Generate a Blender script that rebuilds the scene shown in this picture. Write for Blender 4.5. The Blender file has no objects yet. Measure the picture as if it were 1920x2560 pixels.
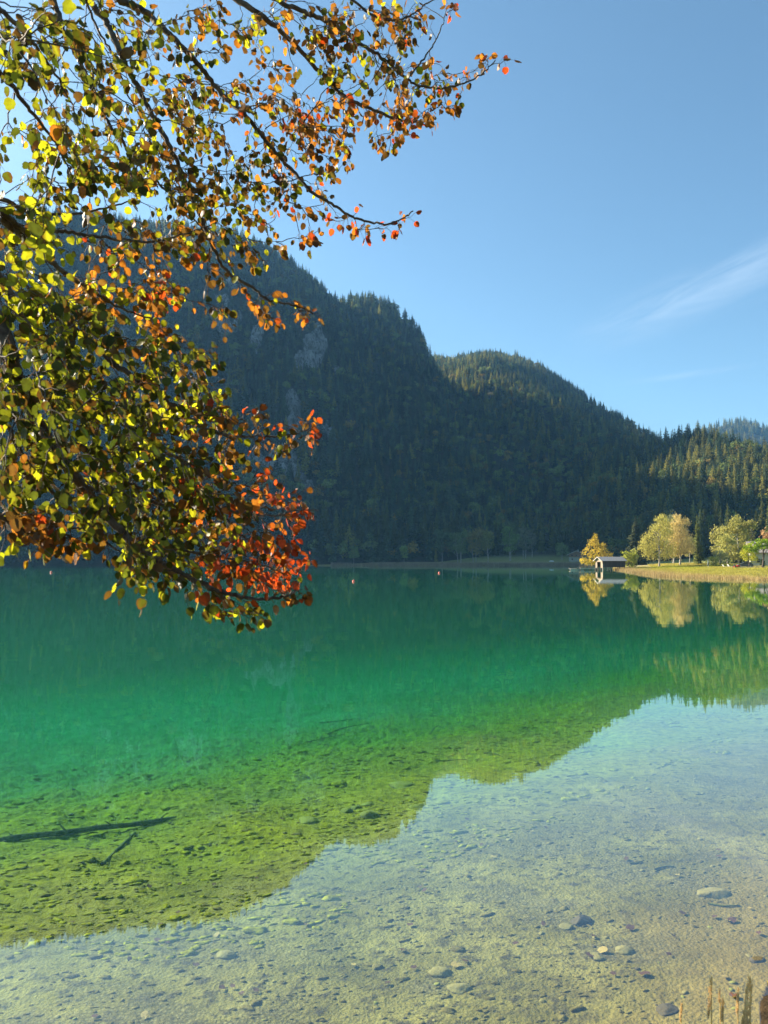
import bpy, bmesh, math, random
import numpy as np
from mathutils import Vector, Matrix
R_ = math.radians
SC = bpy.context.scene
COL = SC.collection

# ------------------------------------------------------------------ camera
EYE = 2.6
PITCH = R_(3.65)
F = 1920.0
cam_d = bpy.data.cameras.new('camera')
cam = bpy.data.objects.new('camera', cam_d)
COL.objects.link(cam)
cam.location = (0, 0, EYE)
cam.rotation_euler = (math.pi / 2 + PITCH, 0, 0)
cam_d.sensor_fit = 'HORIZONTAL'
cam_d.sensor_width = 36
cam_d.lens = 36
cam_d.clip_start = 0.05
cam_d.clip_end = 20000
cam_d.dof.use_dof = True
cam_d.dof.focus_distance = 40.0
cam_d.dof.aperture_fstop = 13.0
SC.camera = cam

# ------------------------------------------------------------------ sky, sun, exposure
SUN_AZ, SUN_EL = -62.0, 29.0          # degrees, azimuth measured from +Y towards +X
world = bpy.data.worlds.new('World')
SC.world = world
world.use_nodes = True
wn, wl = world.node_tree.nodes, world.node_tree.links
wn.clear()
w_out = wn.new('ShaderNodeOutputWorld')
w_bg = wn.new('ShaderNodeBackground')
w_bg.inputs['Strength'].default_value = 0.053
sky = wn.new('ShaderNodeTexSky')
sky.sky_type = 'NISHITA'
sky.sun_disc = False
sky.sun_elevation = R_(SUN_EL)
sky.sun_rotation = R_(SUN_AZ)
sky.altitude = 900
sky.air_density = 1.0
sky.dust_density = 1.7
sky.ozone_density = 2.0
# thin cirrus streak, part of the sky itself
def wnode(t, **k):
    n = wn.new(t)
    for a, b in k.items(): setattr(n, a, b)
    return n
tc = wnode('ShaderNodeTexCoord')
sepv = wnode('ShaderNodeSeparateXYZ')
wl.new(tc.outputs['Generated'], sepv.inputs[0])
def wmath(op, a, b=None, c=None):
    n = wnode('ShaderNodeMath', operation=op)
    for i, v in enumerate((a, b, c)):
        if v is None: continue
        if isinstance(v, (int, float)): n.inputs[i].default_value = v
        else: wl.new(v, n.inputs[i])
    return n.outputs[0]
def wrange(v, a, b, c=0.0, d=1.0):
    n = wnode('ShaderNodeMapRange', interpolation_type='SMOOTHSTEP')
    wl.new(v, n.inputs[0])
    for i, q in enumerate((a, b, c, d)): n.inputs[i + 1].default_value = q
    return n.outputs[0]
azn = wmath('ARCTAN2', sepv.outputs[0], sepv.outputs[1])          # radians
elt = wmath('ARCSINE', sepv.outputs[2])
# streak centre line : el as a function of az (a real band in the sky, 11 to 20 degrees up)
cl = wmath('MULTIPLY_ADD', azn, 0.27, 0.213)
dif = wmath('SUBTRACT', elt, cl)
mapn = wnode('ShaderNodeMapping')
mapn.inputs['Rotation'].default_value = (0, 0, R_(20))
cmb = wnode('ShaderNodeCombineXYZ')
wl.new(azn, cmb.inputs[0]); wl.new(dif, cmb.inputs[1])
mapn.inputs['Rotation'].default_value = (0, 0, 0)
mapn.inputs['Scale'].default_value = (7, 42, 1)
wl.new(cmb.outputs[0], mapn.inputs[0])
nz = wnode('ShaderNodeTexNoise')
nz.inputs['Scale'].default_value = 1.0
nz.inputs['Detail'].default_value = 6
nz.inputs['Roughness'].default_value = 0.6
nz.inputs['Distortion'].default_value = 0.7
wl.new(mapn.outputs[0], nz.inputs['Vector'])
band = wmath('MULTIPLY', wrange(dif, -0.048, 0.006), wrange(dif, 0.036, 0.004))
band = wmath('MULTIPLY', band, wrange(azn, 0.22, 0.36))
band = wmath('MULTIPLY', band, wrange(nz.outputs[0], 0.30, 0.75))
dif2 = wmath('SUBTRACT', elt, wmath('MULTIPLY_ADD', azn, 0.05, 0.205))
b2 = wmath('MULTIPLY', wrange(dif2, -0.006, 0.0), wrange(dif2, 0.006, 0.0))
b2 = wmath('MULTIPLY', b2, wrange(azn, 0.27, 0.36))
b2 = wmath('MULTIPLY', b2, wrange(nz.outputs[0], 0.35, 0.7))
cloudf = wmath('ADD', wmath('MULTIPLY', band, 0.36), wmath('MULTIPLY', b2, 0.18))
mixc = wnode('ShaderNodeMix', data_type='RGBA')
wl.new(cloudf, mixc.inputs[0])
tint = wnode('ShaderNodeMix', data_type='RGBA', blend_type='MULTIPLY')
tint.inputs[0].default_value = 1.0
tint.inputs[7].default_value = (0.86, 1.03, 0.98, 1)
wl.new(sky.outputs[0], tint.inputs[6])
wl.new(tint.outputs[2], mixc.inputs[6])
mixc.inputs[7].default_value = (4.4, 5.2, 6.0, 1)
wl.new(mixc.outputs[2], w_bg.inputs['Color'])
wl.new(w_bg.outputs[0], w_out.inputs['Surface'])

sun_d = bpy.data.lights.new('sun', 'SUN')
sun_d.energy = 5.0
sun_d.angle = R_(0.5)
sun_d.color = (1.0, 0.87, 0.67)
sun = bpy.data.objects.new('sun', sun_d)
COL.objects.link(sun)
sa, se = R_(SUN_AZ), R_(SUN_EL)
SUNV = Vector((math.sin(sa) * math.cos(se), math.cos(sa) * math.cos(se), math.sin(se)))
sun.rotation_euler = (-SUNV).to_track_quat('-Z', 'Y').to_euler()
sun.location = SUNV * 50

vs = SC.view_settings
SC.display_settings.display_device = 'sRGB'
vs.view_transform = 'Standard'
vs.look = 'None'
vs.exposure = 1.9
vs.gamma = 1.0
cy = SC.cycles
cy.max_bounces = 8
cy.diffuse_bounces = 2
cy.glossy_bounces = 3
cy.transmission_bounces = 4
cy.transparent_max_bounces = 12
cy.volume_bounces = 1
cy.sample_clamp_indirect = 4
cy.use_denoising = True
cy.caustics_reflective = False
cy.caustics_refractive = False

# ------------------------------------------------------------------ helpers
rng = np.random.default_rng(7)
random.seed(7)

def ray(px, py):
    """direction through pixel (px,py) of the 1920x2560 photograph, scaled so y (forward) = 1"""
    a, b = (px - 960) / F, (1280 - py) / F
    y = math.cos(PITCH) - b * math.sin(PITCH)
    z = math.sin(PITCH) + b * math.cos(PITCH)
    return a / y, z / y
def PT(px, py, d):
    x, z = ray(px, py)
    return Vector((x * d, d, EYE + z * d))
def azel(px, py):
    x, z = ray(px, py)
    return math.degrees(math.atan(x)), math.degrees(math.atan(z / math.hypot(x, 1)))

def hash2(ix, iy, s):
    h = (ix.astype(np.int64) * 374761393 + iy.astype(np.int64) * 668265263 + s * 1442695041) & 0xffffffff
    h = ((h ^ (h >> 13)) * 1274126177) & 0xffffffff
    h = h ^ (h >> 16)
    return (h & 0xffff) / 65535.0
def vnoise(x, y, s=0):
    ix, iy = np.floor(x), np.floor(y)
    fx, fy = x - ix, y - iy
    fx = fx * fx * (3 - 2 * fx); fy = fy * fy * (3 - 2 * fy)
    a, b = hash2(ix, iy, s), hash2(ix + 1, iy, s)
    c, d = hash2(ix, iy + 1, s), hash2(ix + 1, iy + 1, s)
    return (a * (1 - fx) + b * fx) * (1 - fy) + (c * (1 - fx) + d * fx) * fy
def fbm(x, y, o=4, s=0, g=0.5):
    x = np.asarray(x, float); y = np.asarray(y, float)
    t, a, n = 0, 1.0, 0
    for k in range(o):
        t = t + a * vnoise(x * 2**k + 17.3 * k, y * 2**k - 9.1 * k, s + k); n += a; a *= g
    return t / n
def sstep(a, b, x):
    t = np.clip((np.asarray(x, float) - a) / (b - a), 0, 1)
    return t * t * (3 - 2 * t)

def link(o, parent=None):
    COL.objects.link(o)
    if parent is not None: o.parent = parent
    return o
def tag(o, label=None, cat=None, group=None, kind=None):
    if label: o['label'] = label
    if cat: o['category'] = cat
    if group: o['group'] = group
    if kind: o['kind'] = kind
    return o
def empty(name, loc=(0, 0, 0), rz=0.0, **k):
    o = bpy.data.objects.new(name, None)
    o.empty_display_size = 0.3
    o.location = loc; o.rotation_euler = (0, 0, rz)
    link(o)
    return tag(o, **k)
def np_mesh(name, V, Fc, mat=None, smooth=False, attrs=None, uv=None):
    """V (n,3); Fc (m,3) or (m,4) index array, or a list of such arrays"""
    me = bpy.data.meshes.new(name)
    Fs = Fc if isinstance(Fc, list) and isinstance(Fc[0], np.ndarray) else [Fc]
    Fs = [np.asarray(f, np.int32) for f in Fs if len(f)]
    V = np.asarray(V, np.float32)
    me.vertices.add(len(V)); me.vertices.foreach_set('co', V.ravel())
    loops = np.concatenate([f.ravel() for f in Fs])
    tot = np.concatenate([np.full(len(f), f.shape[1], np.int32) for f in Fs])
    st = np.concatenate([[0], np.cumsum(tot)[:-1]]).astype(np.int32)
    me.loops.add(len(loops)); me.loops.foreach_set('vertex_index', loops)
    me.polygons.add(len(tot)); me.polygons.foreach_set('loop_start', st)
    me.polygons.foreach_set('loop_total', tot)
    if smooth: me.polygons.foreach_set('use_smooth', np.ones(len(tot), bool))
    me.update(calc_edges=True)
    for k, a in (attrs or {}).items():
        a = np.asarray(a, np.float32)
        if a.ndim == 1:
            at = me.attributes.new(k, 'FLOAT', 'POINT'); at.data.foreach_set('value', a)
        else:
            if a.shape[1] == 3: a = np.hstack([a, np.ones((len(a), 1), np.float32)])
            at = me.attributes.new(k, 'FLOAT_COLOR', 'POINT'); at.data.foreach_set('color', a.ravel())
    if mat: me.materials.append(mat)
    return me
def np_obj(name, V, Fc, mat=None, parent=None, **k):
    return link(bpy.data.objects.new(name, np_mesh(name, V, Fc, mat, **k)), parent)

class MB:
    """collects simple solids and links them as one mesh object"""
    def __init__(s): s.bm = bmesh.new()
    def box(s, c, size, rz=0.0, bev=0.0, rx=0.0, ry=0.0):
        m = Matrix.Translation(c) @ Matrix.Rotation(rz, 4, 'Z') @ Matrix.Rotation(ry, 4, 'Y') @ Matrix.Rotation(rx, 4, 'X') @ Matrix.Diagonal((*size, 1))
        r = bmesh.ops.create_cube(s.bm, size=1, matrix=m)
        if bev > 0:
            es = list({e for v in r['verts'] for e in v.link_edges})
            bmesh.ops.bevel(s.bm, geom=es, offset=bev, segments=2, affect='EDGES')
        return s
    def cyl(s, p0, p1, r0, r1=None, n=10, caps=True):
        p0, p1 = Vector(p0), Vector(p1)
        d = p1 - p0
        m = Matrix.Translation((p0 + p1) / 2) @ d.to_track_quat('Z', 'Y').to_matrix().to_4x4()
        bmesh.ops.create_cone(s.bm, cap_ends=caps, segments=n, radius1=r0, radius2=r0 if r1 is None else r1, depth=d.length, matrix=m)
        return s
    def ball(s, c, r, sx=1, sy=1, sz=1, n=3):
        m = Matrix.Translation(c) @ Matrix.Diagonal((sx, sy, sz, 1))
        bmesh.ops.create_icosphere(s.bm, subdivisions=n, radius=r, matrix=m)
        return s
    def prism(s, pts, a, b, axis='y'):
        """pts in the (x,z) plane, extruded from y=a to y=b"""
        v0 = [s.bm.verts.new((p[0], a, p[1])) for p in pts]
        v1 = [s.bm.verts.new((p[0], b, p[1])) for p in pts]
        s.bm.faces.new(v0); s.bm.faces.new(v1[::-1])
        for i in range(len(pts)):
            j = (i + 1) % len(pts)
            s.bm.faces.new((v0[j], v0[i], v1[i], v1[j]))
        return s
    def build(s, name, mat, parent=None, smooth=False):
        bmesh.ops.recalc_face_normals(s.bm, faces=s.bm.faces)
        me = bpy.data.meshes.new(name)
        s.bm.to_mesh(me); s.bm.free()
        if smooth:
            for p in me.polygons: p.use_smooth = True
        me.materials.append(mat)
        return link(bpy.data.objects.new(name, me), parent)

def tube_np(paths, seg=5):
    """paths: list of (pts (k,3), radii (k)) -> V, F"""
    Vs, Fs, off = [], [], 0
    ang = np.linspace(0, 2 * math.pi, seg, endpoint=False)
    for P, r in paths:
        P = np.asarray(P, float); r = np.asarray(r, float)
        k = len(P)
        T = np.gradient(P, axis=0)
        T /= np.linalg.norm(T, axis=1, keepdims=True) + 1e-9
        up = np.array([0.13, 0.31, 0.94]) if abs(T[:, 2]).mean() < 0.9 else np.array([1.0, 0.1, 0.0])
        A = np.cross(T, up); A /= np.linalg.norm(A, axis=1, keepdims=True) + 1e-9
        B = np.cross(T, A)
        ring = P[:, None, :] + r[:, None, None] * (np.cos(ang)[None, :, None] * A[:, None, :] + np.sin(ang)[None, :, None] * B[:, None, :])
        Vs.append(ring.reshape(-1, 3))
        i = np.arange(k - 1)[:, None] * seg + off
        j = np.arange(seg)[None, :]; j2 = (j + 1) % seg
        Fs.append(np.stack([i + j, i + j2, i + seg + j2, i + seg + j], -1).reshape(-1, 4))
        off += k * seg
    return np.concatenate(Vs), np.concatenate(Fs)

def smooth_path(pts, n=8):
    """catmull-rom through pts (Vectors) -> (m,3) array"""
    P = [np.array(p, float) for p in pts]
    P = [2 * P[0] - P[1]] + P + [2 * P[-1] - P[-2]]
    out = []
    for i in range(1, len(P) - 2):
        for t in np.linspace(0, 1, n, endpoint=False):
            a, b, c, d = P[i - 1], P[i], P[i + 1], P[i + 2]
            out.append(0.5 * ((2 * b) + (-a + c) * t + (2 * a - 5 * b + 4 * c - d) * t * t + (-a + 3 * b - 3 * c + d) * t ** 3))
    out.append(P[-2])
    return np.array(out)

# ------------------------------------------------------------------ materials
class NT:
    def __init__(s, name):
        s.m = bpy.data.materials.new(name); s.m.use_nodes = True
        s.n, s.l = s.m.node_tree.nodes, s.m.node_tree.links
        s.n.clear(); s.out = s.n.new('ShaderNodeOutputMaterial')
    def node(s, t, ins=None, **k):
        n = s.n.new(t)
        for a, b in k.items(): setattr(n, a, b)
        for a, b in (ins or {}).items():
            if hasattr(b, 'is_output'): s.l.new(b, n.inputs[a])
            else: n.inputs[a].default_value = b
        return n
    def noise(s, scale, detail=4, rough=0.55, vec=None, dist=0.0):
        n = s.node('ShaderNodeTexNoise', {'Scale': scale, 'Detail': detail, 'Roughness': rough, 'Distortion': dist})
        if vec is not None: s.l.new(vec, n.inputs['Vector'])
        return n.outputs[0]
    def rng(s, v, a, b, c=0.0, d=1.0):
        return s.node('ShaderNodeMapRange', {0: v, 1: a, 2: b, 3: c, 4: d}).outputs[0]
    def mixc(s, f, a, b, mode='MIX'):
        a = a if hasattr(a, 'is_output') else (*a, 1)
        b = b if hasattr(b, 'is_output') else (*b, 1)
        return s.node('ShaderNodeMix', {0: f, 6: a, 7: b}, data_type='RGBA', blend_type=mode).outputs[2]
    def math(s, op, a, b=0.0):
        return s.node('ShaderNodeMath', {0: a, 1: b}, operation=op).outputs[0]
    def attr(s, name, t='GEOMETRY'):
        return s.node('ShaderNodeAttribute', attribute_name=name, attribute_type=t)
    def pos(s): return s.node('ShaderNodeNewGeometry').outputs['Position']
    def obj(s): return s.node('ShaderNodeTexCoord').outputs['Object']
    def bump(s, h, st, dist=0.1): return s.node('ShaderNodeBump', {'Height': h, 'Strength': st, 'Distance': dist}).outputs[0]
    def bsdf(s, col, rough=0.8, normal=None, spec=0.3, metal=0.0):
        b = s.node('ShaderNodeBsdfPrincipled', {'Roughness': rough, 'Metallic': metal, 'Specular IOR Level': spec})
        if hasattr(col, 'is_output'): s.l.new(col, b.inputs['Base Color'])
        else: b.inputs['Base Color'].default_value = (*col, 1)
        if normal is not None: s.l.new(normal, b.inputs['Normal'])
        return b.outputs[0]
    def done(s, surf=None, vol=None):
        if surf is not None: s.l.new(surf, s.out.inputs['Surface'])
        if vol is not None: s.l.new(vol, s.out.inputs['Volume'])
        return s.m

def mat_simple(name, c1, c2, scale=3.0, rough=0.8, bump=0.3, bdist=0.02, spec=0.3):
    t = NT(name); o = t.obj()
    f = t.noise(scale, 6, 0.6, o)
    return t.done(t.bsdf(t.mixc(t.rng(f, 0.3, 0.7), c1, c2), rough, t.bump(t.noise(scale * 4, 5, 0.6, o), bump, bdist), spec))
def mat_planks(name, c1, c2, axis=0, width=0.16, rough=0.85):
    t = NT(name); o = t.obj()
    sep = t.node('ShaderNodeSeparateXYZ', {0: o})
    v = t.math('MULTIPLY', sep.outputs[axis], 1 / width)
    fl = t.math('FLOOR', v); fr = t.math('FRACT', v)
    wn_ = t.node('ShaderNodeTexWhiteNoise', {'W': fl}, noise_dimensions='1D').outputs[0]
    mp = t.node('ShaderNodeMapping', {0: o}); mp.inputs['Scale'].default_value = tuple(1.0 if i != axis else 8.0 for i in range(3))
    g = t.noise(4, 6, 0.65, mp.outputs[0])
    col = t.mixc(t.math('ADD', t.math('MULTIPLY', wn_, 0.5), t.math('MULTIPLY', g, 0.5)), c1, c2)
    edge = t.rng(t.math('ABSOLUTE', t.math('SUBTRACT', fr, 0.5)), 0.42, 0.5)
    h = t.math('SUBTRACT', t.math('MULTIPLY', g, 0.3), edge)
    return t.done(t.bsdf(col, rough, t.bump(h, 0.8, 0.02)))

def mat_foliage(name, tint_default=None, trans=0.35, inst=True, rough=0.6, vary=0.35, scale=0.6):
    """leaf masses: base colour = the tree's own tint, some variation between clumps"""
    t = NT(name)
    a = t.attr('tint', 'INSTANCER' if inst else 'GEOMETRY').outputs[0]
    nf = t.noise(scale, 3, 0.6, t.obj() if not inst else t.pos())
    dark = t.mixc(1.0, a, (1 - vary,) * 3, 'MULTIPLY')
    lite = t.mixc(1.0, a, (1 + vary, 1 + vary, 1 + vary * 0.5), 'MULTIPLY')
    col = t.mixc(t.rng(nf, 0.3, 0.7), dark, lite)
    d = t.node('ShaderNodeBsdfDiffuse', {'Color': col}).outputs[0]
    tr = t.node('ShaderNodeBsdfTranslucent', {'Color': col}).outputs[0]
    return t.done(t.node('ShaderNodeMixShader', {0: trans, 1: d, 2: tr}).outputs[0])

M = {}
M['bark'] = mat_simple('spruce_bark', (0.06, 0.045, 0.035), (0.13, 0.10, 0.08), 2.0)
M['pale_bark'] = mat_simple('birch_bark', (0.12, 0.10, 0.08), (0.55, 0.52, 0.46), 2.5)
M['needles'] = mat_foliage('spruce_needles', trans=0.38, scale=0.25, vary=0.3)
M['leafmass'] = mat_foliage('leaf_masses', trans=0.35, inst=False, scale=0.8, vary=0.3)
M['leafmass_inst'] = mat_foliage('leaf_masses_far', trans=0.3, scale=0.3, vary=0.3)

# ------------------------------------------------------------------ the lie of the land
LAKE = [(-600, 60), (-150, -8), (-60, -4), (-20, -1), (-10, 0.8), (-4, 2.0), (0, 2.9), (1.5, 3.5), (1.98, 4.2), (2.22, 4.72), (2.52, 5.1),
        (3.1, 5.6), (4.6, 6.9), (10, 12), (27, 30), (50, 52), (66, 75), (62, 90), (52, 104), (48, 116), (46.5, 128), (53, 158), (62, 195),
        (66, 215), (72, 240), (88, 290), (112, 360), (122, 418), (90, 428), (50, 432), (0, 428), (-60, 436), (-160, 440),
        (-300, 432), (-480, 380), (-700, 300)]
LK = np.array(LAKE, float)
def lake_sd(x, y):
    """signed distance to the shoreline, positive over the water"""
    x = np.asarray(x, float); y = np.asarray(y, float)
    best = np.full(x.shape, 1e9); inside = np.zeros(x.shape, bool)
    n = len(LK)
    for i in range(n):
        ax, ay = LK[i]; bx, by = LK[(i + 1) % n]
        dx, dy = bx - ax, by - ay
        t = np.clip(((x - ax) * dx + (y - ay) * dy) / (dx * dx + dy * dy), 0, 1)
        best = np.minimum(best, np.hypot(x - ax - t * dx, y - ay - t * dy))
        c = ((ay > y) != (by > y)) & (x < (bx - ax) * (y - ay) / ((by - ay) if by != ay else 1e-9) + ax)
        inside ^= c
    return np.where(inside, best, -best)

DEP_D = [0, 0.5, 1.5, 3.0, 4.5, 6.0, 8.0, 10.0, 13.0, 18.0, 26.0, 40.0, 70, 150, 800]
DEP_Z = [0, .05, .12, .22, .36, .52, .75, 1.05, 1.4, 1.9, 2.7, 4.2, 8.0, 14.0, 15.0]
def ground_z(x, y, fine=True):
    x = np.asarray(x, float); y = np.asarray(y, float)
    sd = lake_sd(x, y)
    r = np.hypot(x, y)
    wob = (fbm(x / 4.0, y / 4.0, 3, 5) - 0.5) * np.clip(r / 60.0, 0.12, 4.0)
    s2 = sd + wob
    dep = np.interp(np.maximum(s2, 0), DEP_D, DEP_Z)
    far = sstep(60, 140, r)
    z = -dep * (1 + 0.0 * far)
    # lumpy lake bed
    amp = np.clip(dep * 0.35, 0.0, 0.16) * (1 - sstep(22, 40, r))
    z = z + amp * (fbm(x / 1.6, y / 1.6, 4, 11, 0.55) - 0.5) * 1.3
    if fine:
        l = fbm(x / 0.16 + 0.6 * fbm(x / 0.5, y / 0.5, 2, 3), y / 0.16, 3, 21, 0.6)
        z = z + np.where(s2 > 0, 0.05 * (sstep(0.40, 0.80, l)) * sstep(0.1, 1.2, dep), 0)
        z = z + np.where(s2 > 0, 0.008 * (fbm(x / 0.05, y / 0.05, 2, 31) - 0.5), 0) * (r < 14)
        # detail of the inlet at the near corner: low silt ledges
    d = np.maximum(-s2, 0)
    near = 1 - sstep(10, 25, r)
    zn = np.minimum(0.34 * d, 0.95) + 0.05 * (fbm(x / 0.3, y / 0.3, 3, 41) - 0.5) * (d > 0)
    slope = 0.021 + 0.09 * sstep(300, 400, y)
    zf = 0.22 * (1 - np.exp(-d / 1.2)) + slope * np.minimum(d, 130)
    zf = zf + 1.0 * np.exp(-(((x - 92) / 26) ** 2 + ((y - 246) / 16) ** 2)) + 0.5 * (fbm(x / 14, y / 14, 3, 55) - 0.5) * sstep(4, 30, d)
    zl = near * zn + (1 - near) * zf
    return np.where(s2 > 0, z, zl)

# mountain layers: azimuth (deg) -> ridge elevation (deg), ridge distance, foot distance
def sky_pts(lst, sub=0.0):
    q = [azel(p[0] * 1.15732, p[1] * 1.15732) for p in lst]
    return [a for a, e in q], [e - sub for a, e in q]
MA, ME = sky_pts([(0, 449), (60, 441), (120, 440), (200, 450), (300, 462), (400, 470), (500, 485), (560, 508), (600, 530), (640, 560), (680, 590), (712, 622), (735, 640)])
MA = [-75, -60, -48, -35, -30] + MA
ME = [14, 19, 21.5, 23.5, 24.6] + ME
M1 = dict(name='mountain', az=MA + [1.5, 4.0, 7.0, 9.5, 12.0], el=ME + [13.2, 11.3, 8.0, 4.5, 1.0],
          R=([-75, -35, -27, -20, -12, -3, 2, 12], [900, 880, 900, 900, 860, 850, 800, 640]),
          Fo=([-75, -45, -20, -2, 4, 8, 12], [300, 425, 441, 436, 440, 470, 560]), back=0.45, azr=(-75, 12), tree=15)
A2, E2 = sky_pts([(560, 700), (640, 660), (700, 640), (735, 628), (765, 622), (800, 622), (850, 642), (880, 668), (905, 700), (925, 740), (955, 790), (1020, 840), (1100, 900), (1200, 1000), (1300, 1100)])
M2 = dict(name='mountain', az=A2, el=E2, R=([-14, -2, 0, 10], [900, 900, 880, 780]), Fo=([-14, 2, 10], [450, 450, 560]), back=0.75, azr=(A2[0], A2[-1]), tree=15)
A3, E3 = sky_pts([(700, 830), (800, 800), (880, 770), (937, 760), (975, 764), (1020, 755), (1060, 750), (1110, 758), (1160, 774), (1210, 802), (1260, 837), (1310, 872), (1360, 900), (1410, 930), (1480, 985), (1560, 1040), (1660, 1100)])
M3 = dict(name='mountain', az=A3, el=E3, R=([-8, 2, 14, 22], [1330, 1300, 1180, 1000]), Fo=([-8, 4, 8, 12, 16, 22], [500, 470, 490, 510, 500, 470]), back=0.5, azr=(A3[0], A3[-1]), tree=15)
A4, E4 = sky_pts([(1150, 1120), (1230, 1030), (1290, 975), (1340, 958), (1380, 942), (1412, 938), (1450, 932), (1480, 926), (1520, 924), (1560, 930), (1600, 940), (1659, 958), (1800, 985), (2000, 985), (2300, 960), (2700, 940)])
M4 = dict(name='hill', az=A4, el=E4, R=([4, 12, 18, 27, 50], [760, 740, 700, 640, 560]), Fo=([4, 11, 15, 17, 20, 27, 50], [520, 520, 480, 430, 400, 380, 330]), back=0.35, azr=(A4[0], A4[-1]), tree=14)
A5, E5 = sky_pts([(1400, 960), (1480, 935), (1540, 914), (1580, 906), (1610, 905), (1659, 916), (1760, 940), (2100, 960), (2600, 990)])
M5 = dict(name='far_mountain', az=A5, el=E5, R=([15, 40], [2500, 2500]), Fo=([15, 40], [1500, 1500]), back=0.4, azr=(A5[0], A5[-1]), tree=12)
M_SHADE = dict(name='mountain', az=[-80, -60, -50, -44, -38, -34, -30, -28.2, -27, -24, -22], el=[12, 17, 21.5, 26.5, 28.8, 27.3, 26.0, 24.0, 19, 15.0, 12.0], R=([-80, -20], [1120, 1120]), Fo=([-80, -20], [520, 520]), back=0.3, azr=(-80, -20), tree=12)  # unseen peak added left of view to shade the lower right-hand slopes
LAYERS = [M1, M2, M3, M4, M5, M_SHADE]

def layer_z(L, x, y):
    az = np.degrees(np.arctan2(x, y)); r = np.hypot(x, y)
    el = np.interp(az, L['az'], L['el'])
    R = np.interp(az, *L['R']); Fo = np.interp(az, *L['Fo'])
    H = R * np.tan(np.radians(el)) + EYE - L['tree']
    t = (r - Fo) / (R - Fo)
    tt = np.clip(t, 0, 1)
    h = H * (0.80 * tt + 0.20 * tt * tt * (3 - 2 * tt))
    n1 = fbm(x / 150, y / 150, 4, L.get('seed', 60) + len(L['az'])) - 0.5
    rel = (fbm(x / 45, y / 45, 3, 77) - 0.5)
    env = np.clip(tt * 4, 0, 1) * np.clip((1 - tt) * 3.0, 0, 1)
    h = h + env * (n1 * 70 + rel * 14) * np.clip(H / 300, 0.15, 1)
    h = np.where(t > 1, H - (r - R) * L['back'] + rel * 6, h)
    a0, a1 = L['azr']
    edge = sstep(a0, a0 + 2, az) * (1 - sstep(a1 - 2, a1, az))
    return np.where(t < 0, -20.0, h * edge - 20 * (1 - edge)) + np.where((t >= 0) & (t < 0.05), 0, 0)

def rock_mask(x, y, z):
    """bare limestone faces on the big mountain"""
    az = np.degrees(np.arctan2(x, y)); el = np.degrees(np.arctan2(z - EYE, np.hypot(x, y)))
    m = np.zeros(np.shape(az))
    for px, py, rx, ry, w in [(785, 880, 42, 62, 1.0), (748, 900, 16, 50, .8), (735, 1040, 22, 70, 1.0), (690, 1170, 62, 48, 1.05), (745, 1185, 30, 30, .9), (800, 1090, 30, 18, .6),
                              (560, 800, 40, 60, .55), (640, 840, 30, 40, .6), (640, 1240, 30, 40, .5), (845, 930, 25, 40, .55), (480, 980, 40, 60, .6), (300, 900, 60, 70, .5)]:
        a, e = azel(px, py)
        sx, sy = rx / F * 57.3, ry / F * 57.3
        m = np.maximum(m, w * np.exp(-((az - a) / sx) ** 2 - ((el - e) / sy) ** 2))
    return m * 1.15 + (fbm(x / 16, z / 34 + y / 60, 5, 91, 0.65) - 0.53) * 2.0

# ------------------------------------------------------------------ ground and lake bed (one sheet)
def polar_grid(azs, rs):
    A, Rr = np.meshgrid(np.radians(azs), rs)
    X, Y = Rr * np.sin(A), Rr * np.cos(A)
    nr, na = A.shape
    i = np.arange(nr - 1)[:, None] * na; j = np.arange(na - 1)[None, :]
    Fc = np.stack([i + j, i + j + 1, i + na + j + 1, i + na + j], -1).reshape(-1, 4)[:, ::-1]
    return X, Y, Fc
azs = np.concatenate([np.linspace(-180, -33, 60, endpoint=False), np.linspace(-33, 33, 620, endpoint=False), np.linspace(33, 180, 60)])
rs = np.concatenate([[0.01, 0.6, 1.2, 1.8, 2.4, 2.8], np.geomspace(3.1, 26, 560), np.geomspace(26.5, 6000, 230)])
X, Y, Fc = polar_grid(azs, rs)
Z = ground_z(X, Y)
SD = lake_sd(X, Y)
RR = np.hypot(X, Y)
Z = np.where(RR > 1500, np.minimum(Z, 10), Z)
# what covers the ground : r = algae, g = pale gravel, b = grass / meadow
alg = sstep(2.2, 5.5, SD + 2.2 * (fbm(X / 2.2, Y / 1.2, 4, 101) - 0.5)) * (0.25 + 0.75 * sstep(0.34, 0.62, fbm(X / 1.9 + 5, Y / 1.4, 4, 103)))
alg = np.maximum(alg, .8 * sstep(3.2, 5.2, SD + 2.0 * (fbm(X / 2.2, Y / 1.2, 4, 101) - 0.5)))
alg = alg * (1 - 0.25 * sstep(0.55, 0.72, fbm(X / 1.4, Y / 1.0, 3, 107)))
alg = np.maximum(alg, sstep(6.5, 9, SD + 1.5 * (fbm(X / 2.2, Y / 1.2, 4, 101) - 0.5)) * 0.85) * (1 - 0.35 * sstep(10.2, 12.5, SD + 1.5 * (fbm(X / 3, Y / 1.5, 4, 102) - 0.5)))
grav = sstep(0.48, 0.60, fbm(X / 0.9, Y / 0.6, 4, 111, 0.6)) * (1 - sstep(2.0, 4.2, SD)) * sstep(0.35, 0.8, SD)
wet = np.where(SD > -0.25, 1.0, 0.0) * 1.0
reed = (1 - sstep(10, 26, -SD)) * (RR > 60)
mud = 1 - sstep(.35, 1.3, SD + .9 * (fbm(X / .8, Y / .5, 3, 120) - .5))
marl = sstep(9.0, 19.0, SD + 8 * (fbm(X / 5, Y / 2.6, 4, 102) - 0.5))
forest = sstep(30, 60, -SD) * (RR > 300)
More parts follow.
